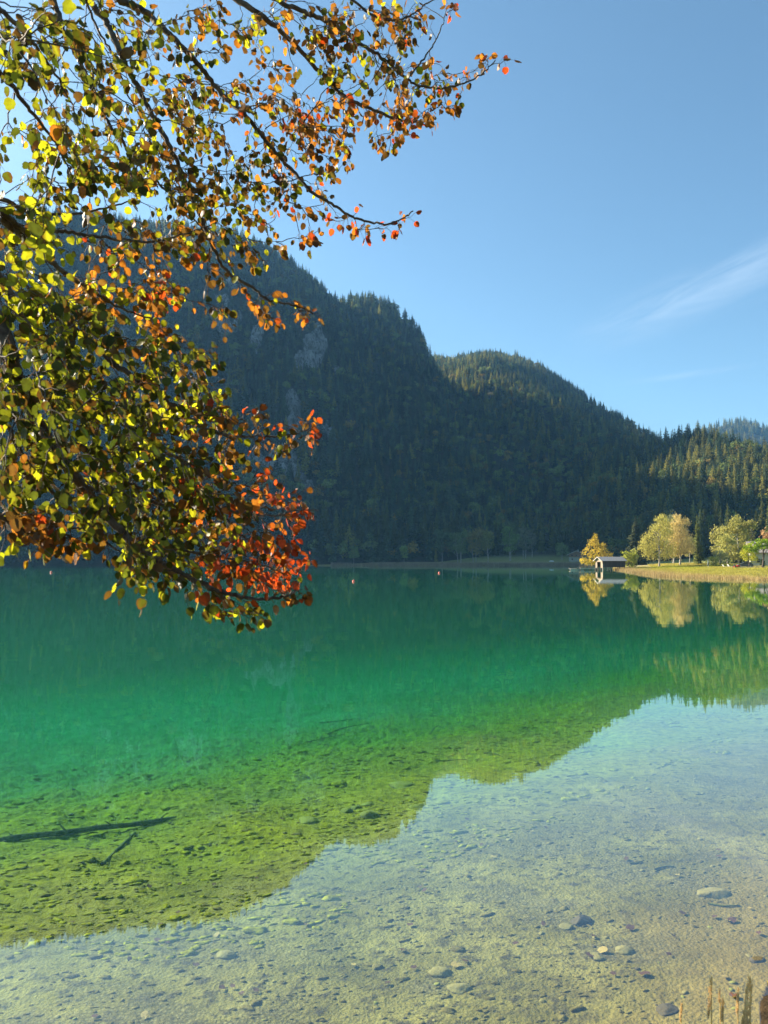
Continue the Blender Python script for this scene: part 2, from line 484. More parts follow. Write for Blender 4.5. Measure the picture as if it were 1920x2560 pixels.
np_ground = np_obj('ground', np.stack([X, Y, Z], -1).reshape(-1, 3), Fc, None, smooth=True,
                   attrs={'cover': np.stack([alg, grav, (SD < 0.0) * 1.0], -1).reshape(-1, 3), 'mud': mud.ravel(), 'cover_land': np.stack([reed, forest, marl], -1).reshape(-1, 3)})
tag(np_ground, kind='structure')
t = NT('lake_bed_and_grass')
p = t.pos()
ca = t.node('ShaderNodeSeparateColor', {0: t.attr('cover').outputs[0]})
cl_ = t.node('ShaderNodeSeparateColor', {0: t.attr('cover_land').outputs[0]})
n_f = t.noise(9.0, 6, 0.65, p); n_m = t.noise(1.6, 5, 0.6, p); n_t = t.noise(45, 4, 0.7, p)
silt = t.mixc(t.rng(n_m, 0.35, 0.65), (0.160, 0.140, 0.030), (0.285, 0.255, 0.068))
silt = t.mixc(t.math('MULTIPLY', t.rng(t.noise(.55, 5, .65, p, .6), .47, .62), .55), silt, (0.075, 0.068, 0.022))
silt = t.mixc(t.rng(n_f, 0.50, 0.66), silt, (0.065, 0.055, 0.025))
silt = t.mixc(t.math('MULTIPLY', t.rng(n_t, 0.55, 0.7), 0.6), silt, (0.045, 0.04, 0.02))
vor = t.node('ShaderNodeTexVoronoi', {'Vector': p, 'Scale': 38.0, 'Randomness': 1.0})
peb = t.mixc(t.node('ShaderNodeSeparateColor', {0: vor.outputs['Color']}).outputs[0], (0.13, 0.115, 0.045), (0.26, 0.235, 0.11))
peb = t.mixc(t.rng(vor.outputs['Distance'], 0.35, 0.6), peb, (0.08, 0.07, 0.035))
bed = t.mixc(t.math('MULTIPLY', ca.outputs[1], 0.55), silt, peb)
algc = t.mixc(t.rng(n_f, 0.35, 0.68), (0.37, 0.355, 0.006), (0.11, 0.11, 0.005))
bed = t.mixc(t.math('MULTIPLY', ca.outputs[0], 0.9), bed, algc)
bed = t.mixc(t.math('MULTIPLY', t.attr('mud').outputs['Fac'], .8), bed, t.mixc(t.rng(n_m, .35, .65), (.16, .125, .03), (.25, .195, .05)))
bed = t.mixc(cl_.outputs[2], bed, t.mixc(t.rng(n_m, 0.35, 0.65), (0.20, 0.26, 0.08), (0.33, 0.37, 0.16)))
gr = t.mixc(t.rng(t.noise(0.35, 5, 0.65, p), 0.35, 0.65), (0.14, 0.18, 0.045), (0.25, 0.26, 0.07))
gr = t.mixc(t.rng(t.noise(3.0, 5, 0.7, p), 0.4, 0.7), gr, (0.24, 0.21, 0.08))
gr = t.mixc(cl_.outputs[0], gr, t.mixc(t.rng(t.noise(1.0, 5, 0.7, p), 0.35, 0.65), (0.30, 0.23, 0.12), (0.22, 0.22, 0.08)))
gr = t.mixc(cl_.outputs[1], gr, (0.05, 0.05, 0.03))
near_soil = t.mixc(t.rng(n_f, 0.4, 0.6), (0.055, 0.036, 0.018), (0.025, 0.018, 0.010))
ppos = t.node('ShaderNodeVectorMath', {0: p}, operation='LENGTH').outputs['Value']
land = t.mixc(t.rng(ppos, 15, 40), near_soil, gr)
colr = t.mixc(ca.outputs[2], bed, land)
hgt = t.math('ADD', t.math('MULTIPLY', n_f, 0.6), t.math('ADD', t.math('MULTIPLY', n_t, 0.25), t.math('MULTIPLY', vor.outputs['Distance'], 0.15)))
np_ground.data.materials.append(t.done(t.bsdf(colr, 0.95, t.bump(hgt, 0.9, 0.06), 0.1)))

# ------------------------------------------------------------------ mountains
t = NT('forest_floor_and_rock')
p = t.pos(); rk = t.attr('rock').outputs['Fac']
mp = t.node('ShaderNodeMapping', {0: p}); mp.inputs['Scale'].default_value = (1.0, 1.0, 0.35)
nr1 = t.noise(0.14, 8, 0.7, mp.outputs[0], 0.4)
nr2 = t.noise(0.5, 6, 0.7, mp.outputs[0], 0.6)
rockc = t.mixc(t.rng(nr1, 0.35, 0.62), (0.42, 0.42, 0.40), (0.15, 0.145, 0.13))
rockc = t.mixc(t.rng(nr2, 0.48, 0.60), rockc, (0.055, 0.06, 0.045))
floorc = t.mixc(t.rng(t.noise(0.2, 5, 0.6, p), 0.35, 0.65), (0.028, 0.036, 0.018), (0.06, 0.055, 0.03))
mc = t.mixc(t.rng(rk, 0.42, 0.52), floorc, rockc)
hb = t.math('ADD', nr1, t.math('MULTIPLY', nr2, 0.4))
M['mountain'] = t.done(t.bsdf(mc, 0.95, t.bump(hb, 1.0, 6.0), 0.1))

def build_layer(L, na, nr):
    a0, a1 = L['azr']
    azl = np.linspace(a0, a1, na)
    fo = np.interp(azl, *L['Fo']); Rg = np.interp(azl, *L['R'])
    tt = np.concatenate([np.linspace(0, 1.08, nr), np.linspace(1.12, 2.2, 14)])
    rr = fo[None, :] + (Rg - fo)[None, :] * tt[:, None]
    A = np.radians(np.broadcast_to(azl, rr.shape))
    X, Y = rr * np.sin(A), rr * np.cos(A)
    Z = layer_z(L, X, Y)
    rk = rock_mask(X, Y, Z) if L is M1 else np.zeros_like(X) + np.clip((fbm(X / 40, Y / 40, 3, 93) - 0.8), 0, 1)
    if L is M1:
        k_ = sstep(.35, .7, rk)
        Z = Z + k_ * ((fbm(X / 9, Y / 30, 4, 95, .6) - .5) * 22 + 5 * np.floor((Z + 9 * fbm(X / 20, Y / 20, 2, 96)) / 14 % 1 * 3) - 4)
    i = np.arange(rr.shape[0] - 1)[:, None] * na; j = np.arange(na - 1)[None, :]
    Fc = np.stack([i + j, i + j + 1, i + na + j + 1, i + na + j], -1).reshape(-1, 4)[:, ::-1]
    o = np_obj(L['name'], np.stack([X, Y, Z], -1).reshape(-1, 3), Fc, M['mountain'], smooth=True, attrs={'rock': rk.ravel()})
    return tag(o, kind='structure')
for L, na, nr in ((M1, 560, 260), (M2, 120, 60), (M3, 200, 90), (M4, 200, 70), (M5, 60, 30), (M_SHADE, 120, 50)):
    build_layer(L, na, nr)

# ------------------------------------------------------------------ trees : shapes
def spruce_arrays(seed, whorls=20, per=9, R=0.17, lean=0.0, gap=0.0, base=0.06, detail=1):
    """unit-height spruce crown: drooping ragged boughs in whorls -> V, F(tri)"""
    g = np.random.default_rng(seed)
    V, Fc = [], []
    for k in range(whorls):
        u = k / (whorls - 1)
        z0 = base + (0.985 - base) * u ** 0.92
        rad = R * (1 - u) ** 0.78 * (1.0 if u > 0.12 else 0.72 + 2.3 * u) + 0.006
        rad *= g.uniform(0.82, 1.12)
        if g.random() < gap: rad *= 0.55
        n = max(4, int(per * (0.55 + 0.45 * (1 - u))))
        a0 = g.uniform(0, 6.28)
        for m in range(n):
            a = a0 + 6.2832 * m / n + g.uniform(-.3, .3)
            l = rad * g.uniform(0.62, 1.22)
            dr = l * g.uniform(0.25, 0.75) + 0.004
            w = l * g.uniform(0.28, 0.48) + 0.004
            z = z0 + g.uniform(-.012, .012)
            c, s = math.cos(a), math.sin(a)
            i = len(V)
            V += [(0, 0, z + 0.012), (c * l * .55 - s * w * .5, s * l * .55 + c * w * .5, z - dr * .35), (c * l, s * l, z - dr + 0.25 * dr * g.random()), (c * l * .55 + s * w * .5, s * l * .55 - c * w * .5, z - dr * .35),
                  (c * l * .6, s * l * .6, z - dr * .5 - l * .28)]
            Fc += [(i, i + 1, i + 2), (i, i + 2, i + 3), (i + 1, i + 4, i + 2), (i + 4, i + 3, i + 2)]
            if detail > 1:
                for q in range(detail + 1):
                    f = g.uniform(.35, 1); ww = g.uniform(-.5, .5) * w
                    x, y, zz = c * l * f - s * ww, s * l * f + c * ww, z - dr * f
                    i = len(V); sz = 0.012 + l * .16
                    e = g.normal(size=(3, 3)) * sz * 0.62
                    V += [(x + e[0, 0], y + e[0, 1], zz + e[0, 2]), (x + e[1, 0], y + e[1, 1], zz + e[1, 2]), (x + e[2, 0], y + e[2, 1], zz + e[2, 2] - sz * .5)]
                    Fc += [(i, i + 1, i + 2)]
    # top shoot
    i = len(V)
    V += [(0.006, 0, .95), (-.006, 0.004, .95), (0, -.006, .95), (0, 0, 1.03)]
    Fc += [(i, i + 1, i + 3), (i + 1, i + 2, i + 3), (i + 2, i, i + 3)]
    V = np.array(V)
    V[:, 0] += lean * V[:, 2] ** 2
    return V, np.array(Fc)
def trunk_arrays(h, r, seg=6, lean=0.0):
    z = np.linspace(-0.02 * h, h, 5)
    P = np.stack([lean * (z / h) ** 2 * h, 0 * z, z], 1)
    return tube_np([(P, np.linspace(r, r * 0.25, 5))], seg)

def clump_crown(seed, blobs, n, size, weep=0.0, flat=0.25):
    """leaf clumps on the skins of several overlapping lobes; blobs = (x,y,z,rx,ry,rz)"""
    g = np.random.default_rng(seed)
    B = np.array(blobs, float)
    w = (B[:, 3] * B[:, 4] * B[:, 5]) ** (2 / 3); w /= w.sum()
    idx = g.choice(len(B), n, p=w)
    d = g.normal(size=(n, 3)); d /= np.linalg.norm(d, axis=1, keepdims=True)
    d[:, 2] = np.where(d[:, 2] < -0.45, -d[:, 2], d[:, 2])
    lump = 1 + 0.75 * (fbm(d[:, 0] * 3.2 + idx * 3.7, d[:, 2] * 3.2 + d[:, 1] * 2, 4, seed, .6) - 0.5) * 2
    rad = (g.uniform(0.2, 1.0, n) ** 0.42) * lump * np.where(g.random(n) < .06, 1.15, 1.0)
    P = B[idx, :3] + d * B[idx, 3:] * rad[:, None]
    if weep:
        k = g.random(n) < 0.75
        P[k, 2] -= np.abs(g.normal(size=k.sum())) * weep
    keep = fbm(P[:, 0] * 9 + seed, P[:, 2] * 9 + P[:, 1] * 4, 3, seed + 5, .6) > flat + .06
    P, d = P[keep], d[keep]; n = len(P)
    nrm = d + g.normal(size=(n, 3)) * 0.7; nrm /= np.linalg.norm(nrm, axis=1, keepdims=True)
    ax = np.cross(nrm, g.normal(size=(n, 3))); ax /= np.linalg.norm(ax, axis=1, keepdims=True)
    if weep: ax = ax * 0.35 + np.array([0, 0, -1.0]); ax /= np.linalg.norm(ax, axis=1, keepdims=True)
    bx = np.cross(nrm, ax)
    s = size * g.uniform(0.5, 1.3, n)[:, None]
    sw = s * (0.45 if weep else 0.7)
    V = np.stack([P - ax * s, P + bx * sw, P + ax * s * 0.9, P - bx * sw * 0.8], 1).reshape(-1, 3)
    i = np.arange(n)[:, None] * 4
    Fc = np.concatenate([i + [0, 1, 2], i + [0, 2, 3]])
    tn = np.repeat(g.uniform(0.75, 1.25, n), 4)
    return V, Fc, tn

# ------------------------------------------------------------------ forest on the slopes : one mass, instanced
def forest_sources():
    srcs = []
    for k in range(7):
        V, Fc = spruce_arrays(200 + k, whorls=[18, 22, 20, 16, 24, 19, 21][k], per=8, R=[.15, .19, .135, .21, .16, .24, .12][k], lean=[0, .02, -.03, .03, 0, -.02, .01][k], gap=.12, detail=2)
        Vt, Ft = trunk_arrays(0.9, 0.011, 4)
        me = np_mesh('spruce_shape', np.vstack([V, Vt]), [Fc, Ft + len(V)])
        me.materials.append(M['needles'])
        srcs.append(me)
    for k in range(4):
        g = random.Random(k)
        bl = [(g.uniform(-.13, .13), g.uniform(-.13, .13), g.uniform(.45, .8), g.uniform(.16, .24), g.uniform(.16, .24), g.uniform(.14, .22)) for _ in range(6)]
        V, Fc, tn = clump_crown(300 + k, bl, 420, 0.045, flat=.32)
        me = np_mesh('beech_shape', V, Fc); me.materials.append(M['leafmass_inst'])
        srcs.append(me)
    return srcs

def scatter_layer(L, spacing, hmin, hmax):
    a0, a1 = L['azr']
    a1v = min(a1, 33)
    a0v = max(a0, -42)
    R_hi = max(np.interp([a0, (a0 + a1) / 2, a1], *L['R'])) * 1.06
    r_lo = min(L['Fo'][1]) * 0.98
    area = math.radians(a1v - a0v) * (R_hi ** 2 - r_lo ** 2) / 2
    n = int(area / spacing ** 2)
    g = np.random.default_rng(int(len(L['az']) * 13))
    az = np.radians(g.uniform(a0v, a1v, n)); r = np.sqrt(g.uniform(r_lo ** 2, R_hi ** 2, n))
    x, y = r * np.sin(az), r * np.cos(az)
    z = layer_z(L, x, y)
    R = np.interp(np.degrees(az), *L['R'])
    ok = (z > ground_z(x, y, False) + 0.3) & (r < R * 1.045)
    for O in LAYERS:
        if O is not L: ok &= layer_z(O, x, y) < z + 2
    if L is M1: ok &= rock_mask(x, y, z) < 0.40
    x, y, z = x[ok], y[ok], z[ok]; n = len(x)
    h = g.uniform(hmin, hmax, n) * (0.75 + 0.5 * fbm(x / 60, y / 60, 3, 71))
    return x, y, z, h, g

pts = []
for L, sp, a, b in ((M1, 4.7, 8, 20), (M2, 5.4, 8, 18), (M3, 5.6, 9, 19), (M4, 5.0, 9, 21), (M5, 15, 18, 26)):
    x, y, z, h, g = scatter_layer(L, sp, a, b)
    n = len(x)
    patch = fbm(x / 70 + 3, y / 70, 3, 81)
    dec = g.random(n) < 0.16 + 0.34 * sstep(0.5, 0.7, patch)
    if L is M5: dec[:] = False
    vid = np.where(dec, g.integers(7, 11, n), g.integers(0, 7, n))
    h = np.where(dec, h * 0.72, h)
    v = (g.uniform(0.55, 1.5, n) * (0.7 + 0.6 * fbm(x / 35, y / 35, 3, 88)))[:, None]
    tn = np.array([0.066, 0.100, 0.056]) * v + g.uniform(-0.008, 0.012, n)[:, None] * np.array([1.4, .5, 0])
    td = np.array([0.16, 0.20, 0.065]) * v
    au = g.random(n) < 0.15
    td = np.where(au[:, None], np.array([0.26, 0.19, 0.05]) * v, td)
    lar_sun = (g.random(n) < (0.10 if L in (M1, M2) else 0.45))[:, None]  # yellowish larches, share raised on the sunlit slopes to colour in stronger sun
    tn = np.where(lar_sun, np.array([0.21, 0.20, 0.055]) * v, tn)
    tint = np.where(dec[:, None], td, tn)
    wid = np.where(dec, g.uniform(0.9, 1.35, n), g.uniform(0.9, 1.6, n))
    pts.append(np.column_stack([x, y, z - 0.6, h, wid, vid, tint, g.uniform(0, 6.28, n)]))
pts = np.concatenate(pts)
print('forest trees', len(pts))
fm = bpy.data.meshes.new('forest')
fm.vertices.add(len(pts)); fm.vertices.foreach_set('co', pts[:, :3].astype(np.float32).ravel())
def addat(me, name, typ, data, key='value'):
    at = me.attributes.new(name, typ, 'POINT'); at.data.foreach_set(key, data)
addat(fm, 'scl', 'FLOAT_VECTOR', np.column_stack([pts[:, 3] * pts[:, 4], pts[:, 3] * pts[:, 4], pts[:, 3]]).astype(np.float32).ravel(), 'vector')
addat(fm, 'rot', 'FLOAT_VECTOR', np.column_stack([0 * pts[:, 9], 0 * pts[:, 9], pts[:, 9]]).astype(np.float32).ravel(), 'vector')
addat(fm, 'vid', 'INT', pts[:, 5].astype(np.int32))
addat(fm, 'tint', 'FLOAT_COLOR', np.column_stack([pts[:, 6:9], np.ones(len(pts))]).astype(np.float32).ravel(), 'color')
forest = link(bpy.data.objects.new('forest', fm))
tag(forest, 'dense spruce forest covering the shaded and sunlit slopes beyond the lake', 'forest', kind='stuff')
ng = bpy.data.node_groups.new('forest_scatter', 'GeometryNodeTree')
ng.interface.new_socket('Geometry', in_out='INPUT', socket_type='NodeSocketGeometry')
ng.interface.new_socket('Geometry', in_out='OUTPUT', socket_type='NodeSocketGeometry')
gi, go = ng.nodes.new('NodeGroupInput'), ng.nodes.new('NodeGroupOutput')
iop = ng.nodes.new('GeometryNodeInstanceOnPoints')
jn = ng.nodes.new('GeometryNodeJoinGeometry')
for me in reversed(forest_sources()):
    so = bpy.data.objects.new(me.name, me)
    oi = ng.nodes.new('GeometryNodeObjectInfo')
    oi.inputs['Object'].default_value = so
    oi.inputs['As Instance'].default_value = True
    ng.links.new(oi.outputs['Geometry'], jn.inputs[0])
def named(nm, dt):
    q = ng.nodes.new('GeometryNodeInputNamedAttribute'); q.data_type = dt
    q.inputs['Name'].default_value = nm
    return q.outputs['Attribute']
e2r = ng.nodes.new('FunctionNodeEulerToRotation')
ng.links.new(named('rot', 'FLOAT_VECTOR'), e2r.inputs[0])
ng.links.new(gi.outputs[0], iop.inputs['Points'])
ng.links.new(jn.outputs[0], iop.inputs['Instance'])
iop.inputs['Pick Instance'].default_value = True
ng.links.new(named('vid', 'INT'), iop.inputs['Instance Index'])
ng.links.new(e2r.outputs[0], iop.inputs['Rotation'])
ng.links.new(named('scl', 'FLOAT_VECTOR'), iop.inputs['Scale'])
ng.links.new(iop.outputs[0], go.inputs[0])
md = forest.modifiers.new('scatter', 'NODES'); md.node_group = ng

# ------------------------------------------------------------------ water : a closed body, mirror skin and tinted volume
t = NT('lake_water')
g_ = t.node('ShaderNodeNewGeometry')
cosv = t.math('ABSOLUTE', t.node('ShaderNodeVectorMath', {0: g_.outputs['Incoming'], 1: g_.outputs['Normal']}, operation='DOT_PRODUCT').outputs['Value'])
fr = t.math('POWER', t.math('SUBTRACT', 1.0, cosv), 3.0)
fr = t.math('MULTIPLY_ADD', fr, 0.93)
fr.node.inputs[2].default_value = 0.03
mp = t.node('ShaderNodeMapping', {0: g_.outputs['Position']}); mp.inputs['Scale'].default_value = (0.25, 1.0, 1.0)
rip = t.noise(1.3, 3, 0.5, mp.outputs[0])
rip2 = t.noise(0.12, 2, 0.5, g_.outputs['Position'])
bp = t.bump(t.math('MULTIPLY', rip, t.rng(rip2, 0.4, 0.7, 0.3, 1.0)), 0.05, 0.05)
gl = t.node('ShaderNodeBsdfGlossy', {'Roughness': 0.012, 'Normal': bp, 'Color': (1, 1, 1, 1)}).outputs[0]
tp = t.node('ShaderNodeBsdfTransparent').outputs[0]
surf = t.node('ShaderNodeMixShader', {0: fr, 1: tp, 2: gl}).outputs[0]
vab = t.node('ShaderNodeVolumeAbsorption', {'Color': (0.03, 0.85, 0.76, 1), 'Density': 0.30}).outputs[0]
vsc = t.node('ShaderNodeVolumeScatter', {'Color': (0.30, 0.95, 0.60, 1), 'Density': 0.0132, 'Anisotropy': 0.35}).outputs[0]
vol = t.node('ShaderNodeAddShader', {0: vab, 1: vsc}).outputs[0]
wm = t.done(surf, vol)
wb = MB()
wb.box((0, 240, -8), (1500, 620, 16))
water = wb.build('lake_water', wm)
tag(water, kind='structure')

# ------------------------------------------------------------------ air
t = NT('valley_air')
pv = t.node('ShaderNodeVolumePrincipled', {'Color': (0.22, 0.53, 1.0, 1), 'Density': 0.00009, 'Anisotropy': 0.3})
hz = MB().box((0, 1200, 340), (3800, 3800, 720)).build('haze', t.done(None, pv.outputs[0]))
tag(hz, kind='stuff')

# ------------------------------------------------------------------ trees that stand as things of their own
def tree_thing(name, loc, h, crown, trunk, label, cat='tree', group=None, tint=(0.1, 0.12, 0.04), needles=False, trunk_mat='bark', rz=None, wid=1.0):
    """crown / trunk = (V, F[, tone]) at unit height"""
    t = empty(name, loc, random.uniform(0, 6.28) if rz is None else rz, label=label, cat=cat, group=group)
    V, Fc = crown[0], crown[1]
    V = V * np.array([h * wid, h * wid, h])
    tone = crown[2] if len(crown) > 2 else np.ones(len(V))
    col = np.clip(tone, .5, 1.6)[:, None] * np.array(tint)
    c = np_obj('crown', V, Fc, M['needles_own'] if needles else M['leafmass'], t, attrs={'tint': col})
    Vt, Ft = trunk
    k = np_obj('trunk', Vt * h, Ft, M[trunk_mat], t, smooth=True)
    return t
M['needles_own'] = mat_foliage('spruce_needles_near', trans=0.35, inst=False, scale=0.5, vary=0.25)

def limbs_trunk(seed, r=0.02, h=0.75, n=7, spread=0.28, fork=0.25, lean=0.0, stems=1):
    g = random.Random(seed); P = []
    for s in range(stems):
        ox, oy = (g.uniform(-.05, .05), g.uniform(-.05, .05)) if stems > 1 else (0, 0)
        z = np.linspace(-.02, h, 7)
        base = np.stack([ox + lean * z + ox * z * 1.5 + .012 * np.sin(z * 9 + s), oy + .012 * np.cos(z * 7), z], 1)
        P.append((base, np.linspace(r, r * .3, 7)))
        for k in range(n):
            u = fork + (h - fork) * (k + .5) / n * .95
            b = np.array([np.interp(u, z, base[:, i]) for i in range(3)])
            a = g.uniform(0, 6.28); l = spread * g.uniform(.6, 1.1) * (1.1 - u)
            q = np.stack([b + np.array([math.cos(a) * l * f, math.sin(a) * l * f, l * (.75 * f + .1 * f * f)]) for f in (0, .35, .7, 1)])
            P.append((q, np.linspace(r * .42 * (1.2 - u), r * .08, 4)))
    return tube_np(P, 6)

# front rows of spruces at the foot of the big slope (the nearest and largest of the forest)
front_src = []
for k in range(6):
    V, Fc = spruce_arrays(400 + k, whorls=26, per=9, R=[.14, .17, .12, .19, .15, .13][k], lean=[0, .015, -.02, .01, 0, .02][k], gap=.18, base=[.10, .05, .16, .04, .22, .08][k], detail=2)
    front_src.append((np_mesh('spruce_crown', V, Fc, M['needles']), np_mesh('spruce_trunk', *trunk_arrays(0.92, 0.010, 5), M['bark'], smooth=True)))
g = np.random.default_rng(5)
spots = []
tries = 0
while len(spots) < 210 and tries < 8000:
    tries += 1
    az_ = g.uniform(-27.5, 27.3)
    a = math.radians(az_)
    r = np.interp(az_, [-28, -10, -2, 4, 8, 11, 16, 20, 28], [443, 446, 447, 455, 480, 505, 470, 405, 392]) + g.uniform(0, 26) ** 1.0
    x, y = r * math.sin(a), r * math.cos(a)
    if any((x - p[0]) ** 2 + (y - p[1]) ** 2 < 5.0 for p in spots[-60:]): continue
    if 2.5 < az_ < 15.5 and g.random() < .15: continue
    spots.append((x, y))
for i, (x, y) in enumerate(spots):
    z = max(float(ground_z(np.array([x]), np.array([y]), False)[0]), max(float(layer_z(L, np.array([x]), np.array([y]))[0]) for L in (M1, M3, M4)))
    k = i % 6
    h = g.uniform(15, 27); w = g.uniform(.85, 1.2)
    v = g.uniform(.65, 1.3)
    t_ = empty('spruce_tree', (x, y, z - .3), g.uniform(0, 6.28), label='tall dark shaded spruce in the front rows of the forest below the slopes', cat='spruce', group='spruces in the front rows of the forest')
    t_.scale = (h * w, h * w, h)
    tn = (0.085 * v, 0.105 * v, 0.035 * v) if g.random() > .15 else (.13 * v, .14 * v, .04 * v)
    for nm, me in zip(('crown', 'trunk'), front_src[k]):
        o = link(bpy.data.objects.new(nm, me), t_)
        if nm == 'crown': o['tint'] = [*tn]

def gz1(x, y): return float(ground_z(np.array([x]), np.array([y]), False)[0])
def XY(px, d):
    return ray(px, 1400)[0] * d, d

def broadleaf(px, d, h_m, w_m, label, tint, seed, n=2600, size=0.02, weep=0.0, blobs=None, trunk=None, name='broadleaf_tree', z=None, group=None, cat='tree', tm='bark', flat=.3, base=.2, stems=1, tr=.018):
    g = random.Random(seed)
    ar = w_m / h_m / 2
    if blobs is None:
        blobs = []
        for k in range(20):
            a = g.uniform(0, 6.28); u = g.uniform(base + .10, .90)
            rr = ar * (1 - abs(u - .5) * .9) * g.uniform(.2, .80)
            q = ar * g.uniform(.22, .42)
            blobs.append((math.cos(a) * rr, math.sin(a) * rr, u, q, q, min(.15, q) * g.uniform(.8, 1.2)))
        blobs.append((0, 0, base + (1 - base) * .5, ar * .72, ar * .72, (1 - base) * .42))
    cr = clump_crown(seed, blobs, n, size, weep, flat)
    x, y = XY(px, d)
    return tree_thing(name, (x, y, (gz1(x, y) if z is None else z) - .1), h_m, cr, trunk or limbs_trunk(seed, tr, .8, 8, .3, .2, 0, stems), label, cat, group, tint, trunk_mat=tm, rz=0)

# --- sunlit trees on the right shore
broadleaf(1490, 236, 11.8, 10.6, 'golden yellow tree standing behind the boathouse', (0.60, 0.44, 0.07), 11, 3600, .022, name='golden_tree', flat=.30, base=.06,
          blobs=[(-.02, 0, .86, .07, .09, .13), (-.06, 0, .70, .16, .16, .16), (.10, .02, .60, .20, .18, .15), (-.18, 0, .48, .16, .18, .15), (.02, -.05, .42, .28, .26, .2), (.26, 0, .36, .20, .2, .17), (-.30, 0, .24, .15, .2, .12), (.1, 0, .22, .3, .25, .14), (-.12, 0, .2, .2, .22, .12), (.34, 0, .26, .12, .15, .14)])
broadleaf(1572, 226, 5.4, 6.4, 'round green bush beside the right end of the boathouse', (0.34, 0.36, 0.06), 12, 1500, .045, name='bush', cat='bush', base=.0, flat=.3, tr=.03)
broadleaf(1586, 228, 6.4, 2.6, 'upright slender shrub rising at the right side of the round green bush', (0.42, 0.42, 0.12), 13, 900, .035, name='shrub', cat='shrub', base=.05, tr=.02)
broadleaf(1648, 232, 16.6, 11.2, 'big pale weeping birch with a lower lobe, left of the cream birch', (0.46, 0.42, 0.12), 14, 9000, .016, weep=.035, name='birch_tree', tm='pale_bark', flat=.27,
          blobs=[(0, 0, .20, .20, .18, .10), (-.2, 0, .24, .12, .12, .1), (.05, 0, .88, .13, .14, .10), (.10, .02, .76, .18, .18, .14), (0, -.03, .66, .19, .2, .15), (.12, 0, .56, .2, .2, .16), (-.16, 0, .50, .16, .18, .13), (-.27, 0, .38, .13, .16, .13), (-.10, 0, .34, .22, .2, .15), (.12, 0, .34, .22, .22, .18), (.2, .04, .24, .14, .16, .12)])
broadleaf(1700, 236, 16.2, 9.0, 'pale cream birch with a bare white trunk below, right of the bigger birch', (0.58, 0.46, 0.20), 15, 8500, .016, weep=.03, name='birch_tree', tm='pale_bark', flat=.27,
          blobs=[(-.12, 0, .22, .13, .12, .10), (.05, 0, .25, .12, .12, .09), (-.03, 0, .90, .10, .12, .08), (.08, .02, .82, .15, .15, .1), (-.1, -.03, .74, .14, .15, .12), (.02, 0, .62, .2, .18, .15), (-.10, 0, .48, .17, .18, .15), (.08, 0, .46, .17, .18, .15), (-.02, 0, .33, .2, .18, .12), (-.2, 0, .34, .08, .1, .12), (.22, 0, .32, .10, .14, .12)])
broadleaf(1684, 256, 18.2, 7.5, 'grey green birch half hidden behind and between the two pale birches', (0.22, 0.24, 0.14), 16, 3000, .018, weep=.03, name='birch_tree', tm='pale_bark')
broadleaf(1724, 244, 8.6, 5.6, 'small rounded tree beside the white trunk of the cream birch', (0.40, 0.38, 0.14), 17, 2200, .025, name='small_tree', tm='pale_bark')
V, Fc = spruce_arrays(500, 34, 10, .125, 0, .1, .03, 2)
x, y = XY(1745, 240)
tree_thing('slender_spruce', (x, y, gz1(x, y)), 15.2, (V, Fc), trunk_arrays(.9, .012), 'slender sunlit spruce standing alone right of the pale birches', 'spruce', None, (.15, .17, .05), True)
V, Fc = spruce_arrays(501, 34, 11, .27, .02, .1, .03, 2)
x, y = XY(1590, 285)
tree_thing('broad_spruce', (x, y, gz1(x, y)), 18.4, (V, Fc), trunk_arrays(.9, .014), 'broad dark spruce left of the birches with only its tip in the sun', 'spruce', None, (.06, .07, .04), True)
V, Fc = spruce_arrays(502, 30, 10, .22, .0, .1, .03, 2)
x, y = XY(1843, 292)
tree_thing('sunlit_spruce', (x, y, gz1(x, y)), 20.5, (V, Fc), trunk_arrays(.9, .014), 'green spruce whose pointed top shows above the big olive tree', 'spruce', None, (.10, .13, .05), True)
x, y = XY(1822, 300)
tree_thing('sunlit_spruce', (x, y, gz1(x, y)), 18.5, (V, Fc), trunk_arrays(.9, .014), 'thin spruce tip left of the taller spruce behind the olive tree', 'spruce', None, (.12, .14, .06), True, wid=.7)
V, Fc = spruce_arrays(503, 30, 9, .16, .0, .1, .03, 2)
x, y = XY(1884, 288)
tree_thing('sunlit_spruce', (x, y, gz1(x, y)), 17.4, (V, Fc), trunk_arrays(.9, .014), 'narrow grey green spruce right of the olive tree, above the house roof', 'spruce', None, (.20, .19, .10), True)
broadleaf(1800, 268, 15.6, 9.0, 'yellowish round topped tree at the left edge of the right-hand grove', (0.38, 0.36, 0.12), 18, 3200, .02, name='grove_tree', tm='pale_bark')
broadleaf(1846, 258, 16.6, 14.0, 'big olive dome shaped tree in the middle of the right-hand grove', (0.36, 0.34, 0.10), 19, 9000, .018, name='grove_tree', tm='pale_bark', base=.02)
broadleaf(1818, 242, 9.4, 7.4, 'light green tree with a pale thin trunk in front of the olive dome tree', (0.40, 0.39, 0.12), 20, 2800, .024, name='grove_tree', tm='pale_bark', base=.15)
broadleaf(1872, 201, 6.6, 5.6, 'yellow green tree between the olive dome tree and the house', (0.42, 0.42, 0.05), 21, 2600, .024, name='grove_tree', base=.1)
broadleaf(1800, 232, 4.6, 6.2, 'grey green willow bush at the left foot of the grove', (0.34, 0.35, 0.17), 22, 1800, .04, name='bush', cat='bush', base=0, tr=.03)
broadleaf(1783, 228, 3.1, 4.4, 'low dark green bush beside the picnic gear at the edge of the grass', (0.22, 0.26, 0.07), 23, 1200, .05, name='bush', cat='bush', base=0, tr=.03)
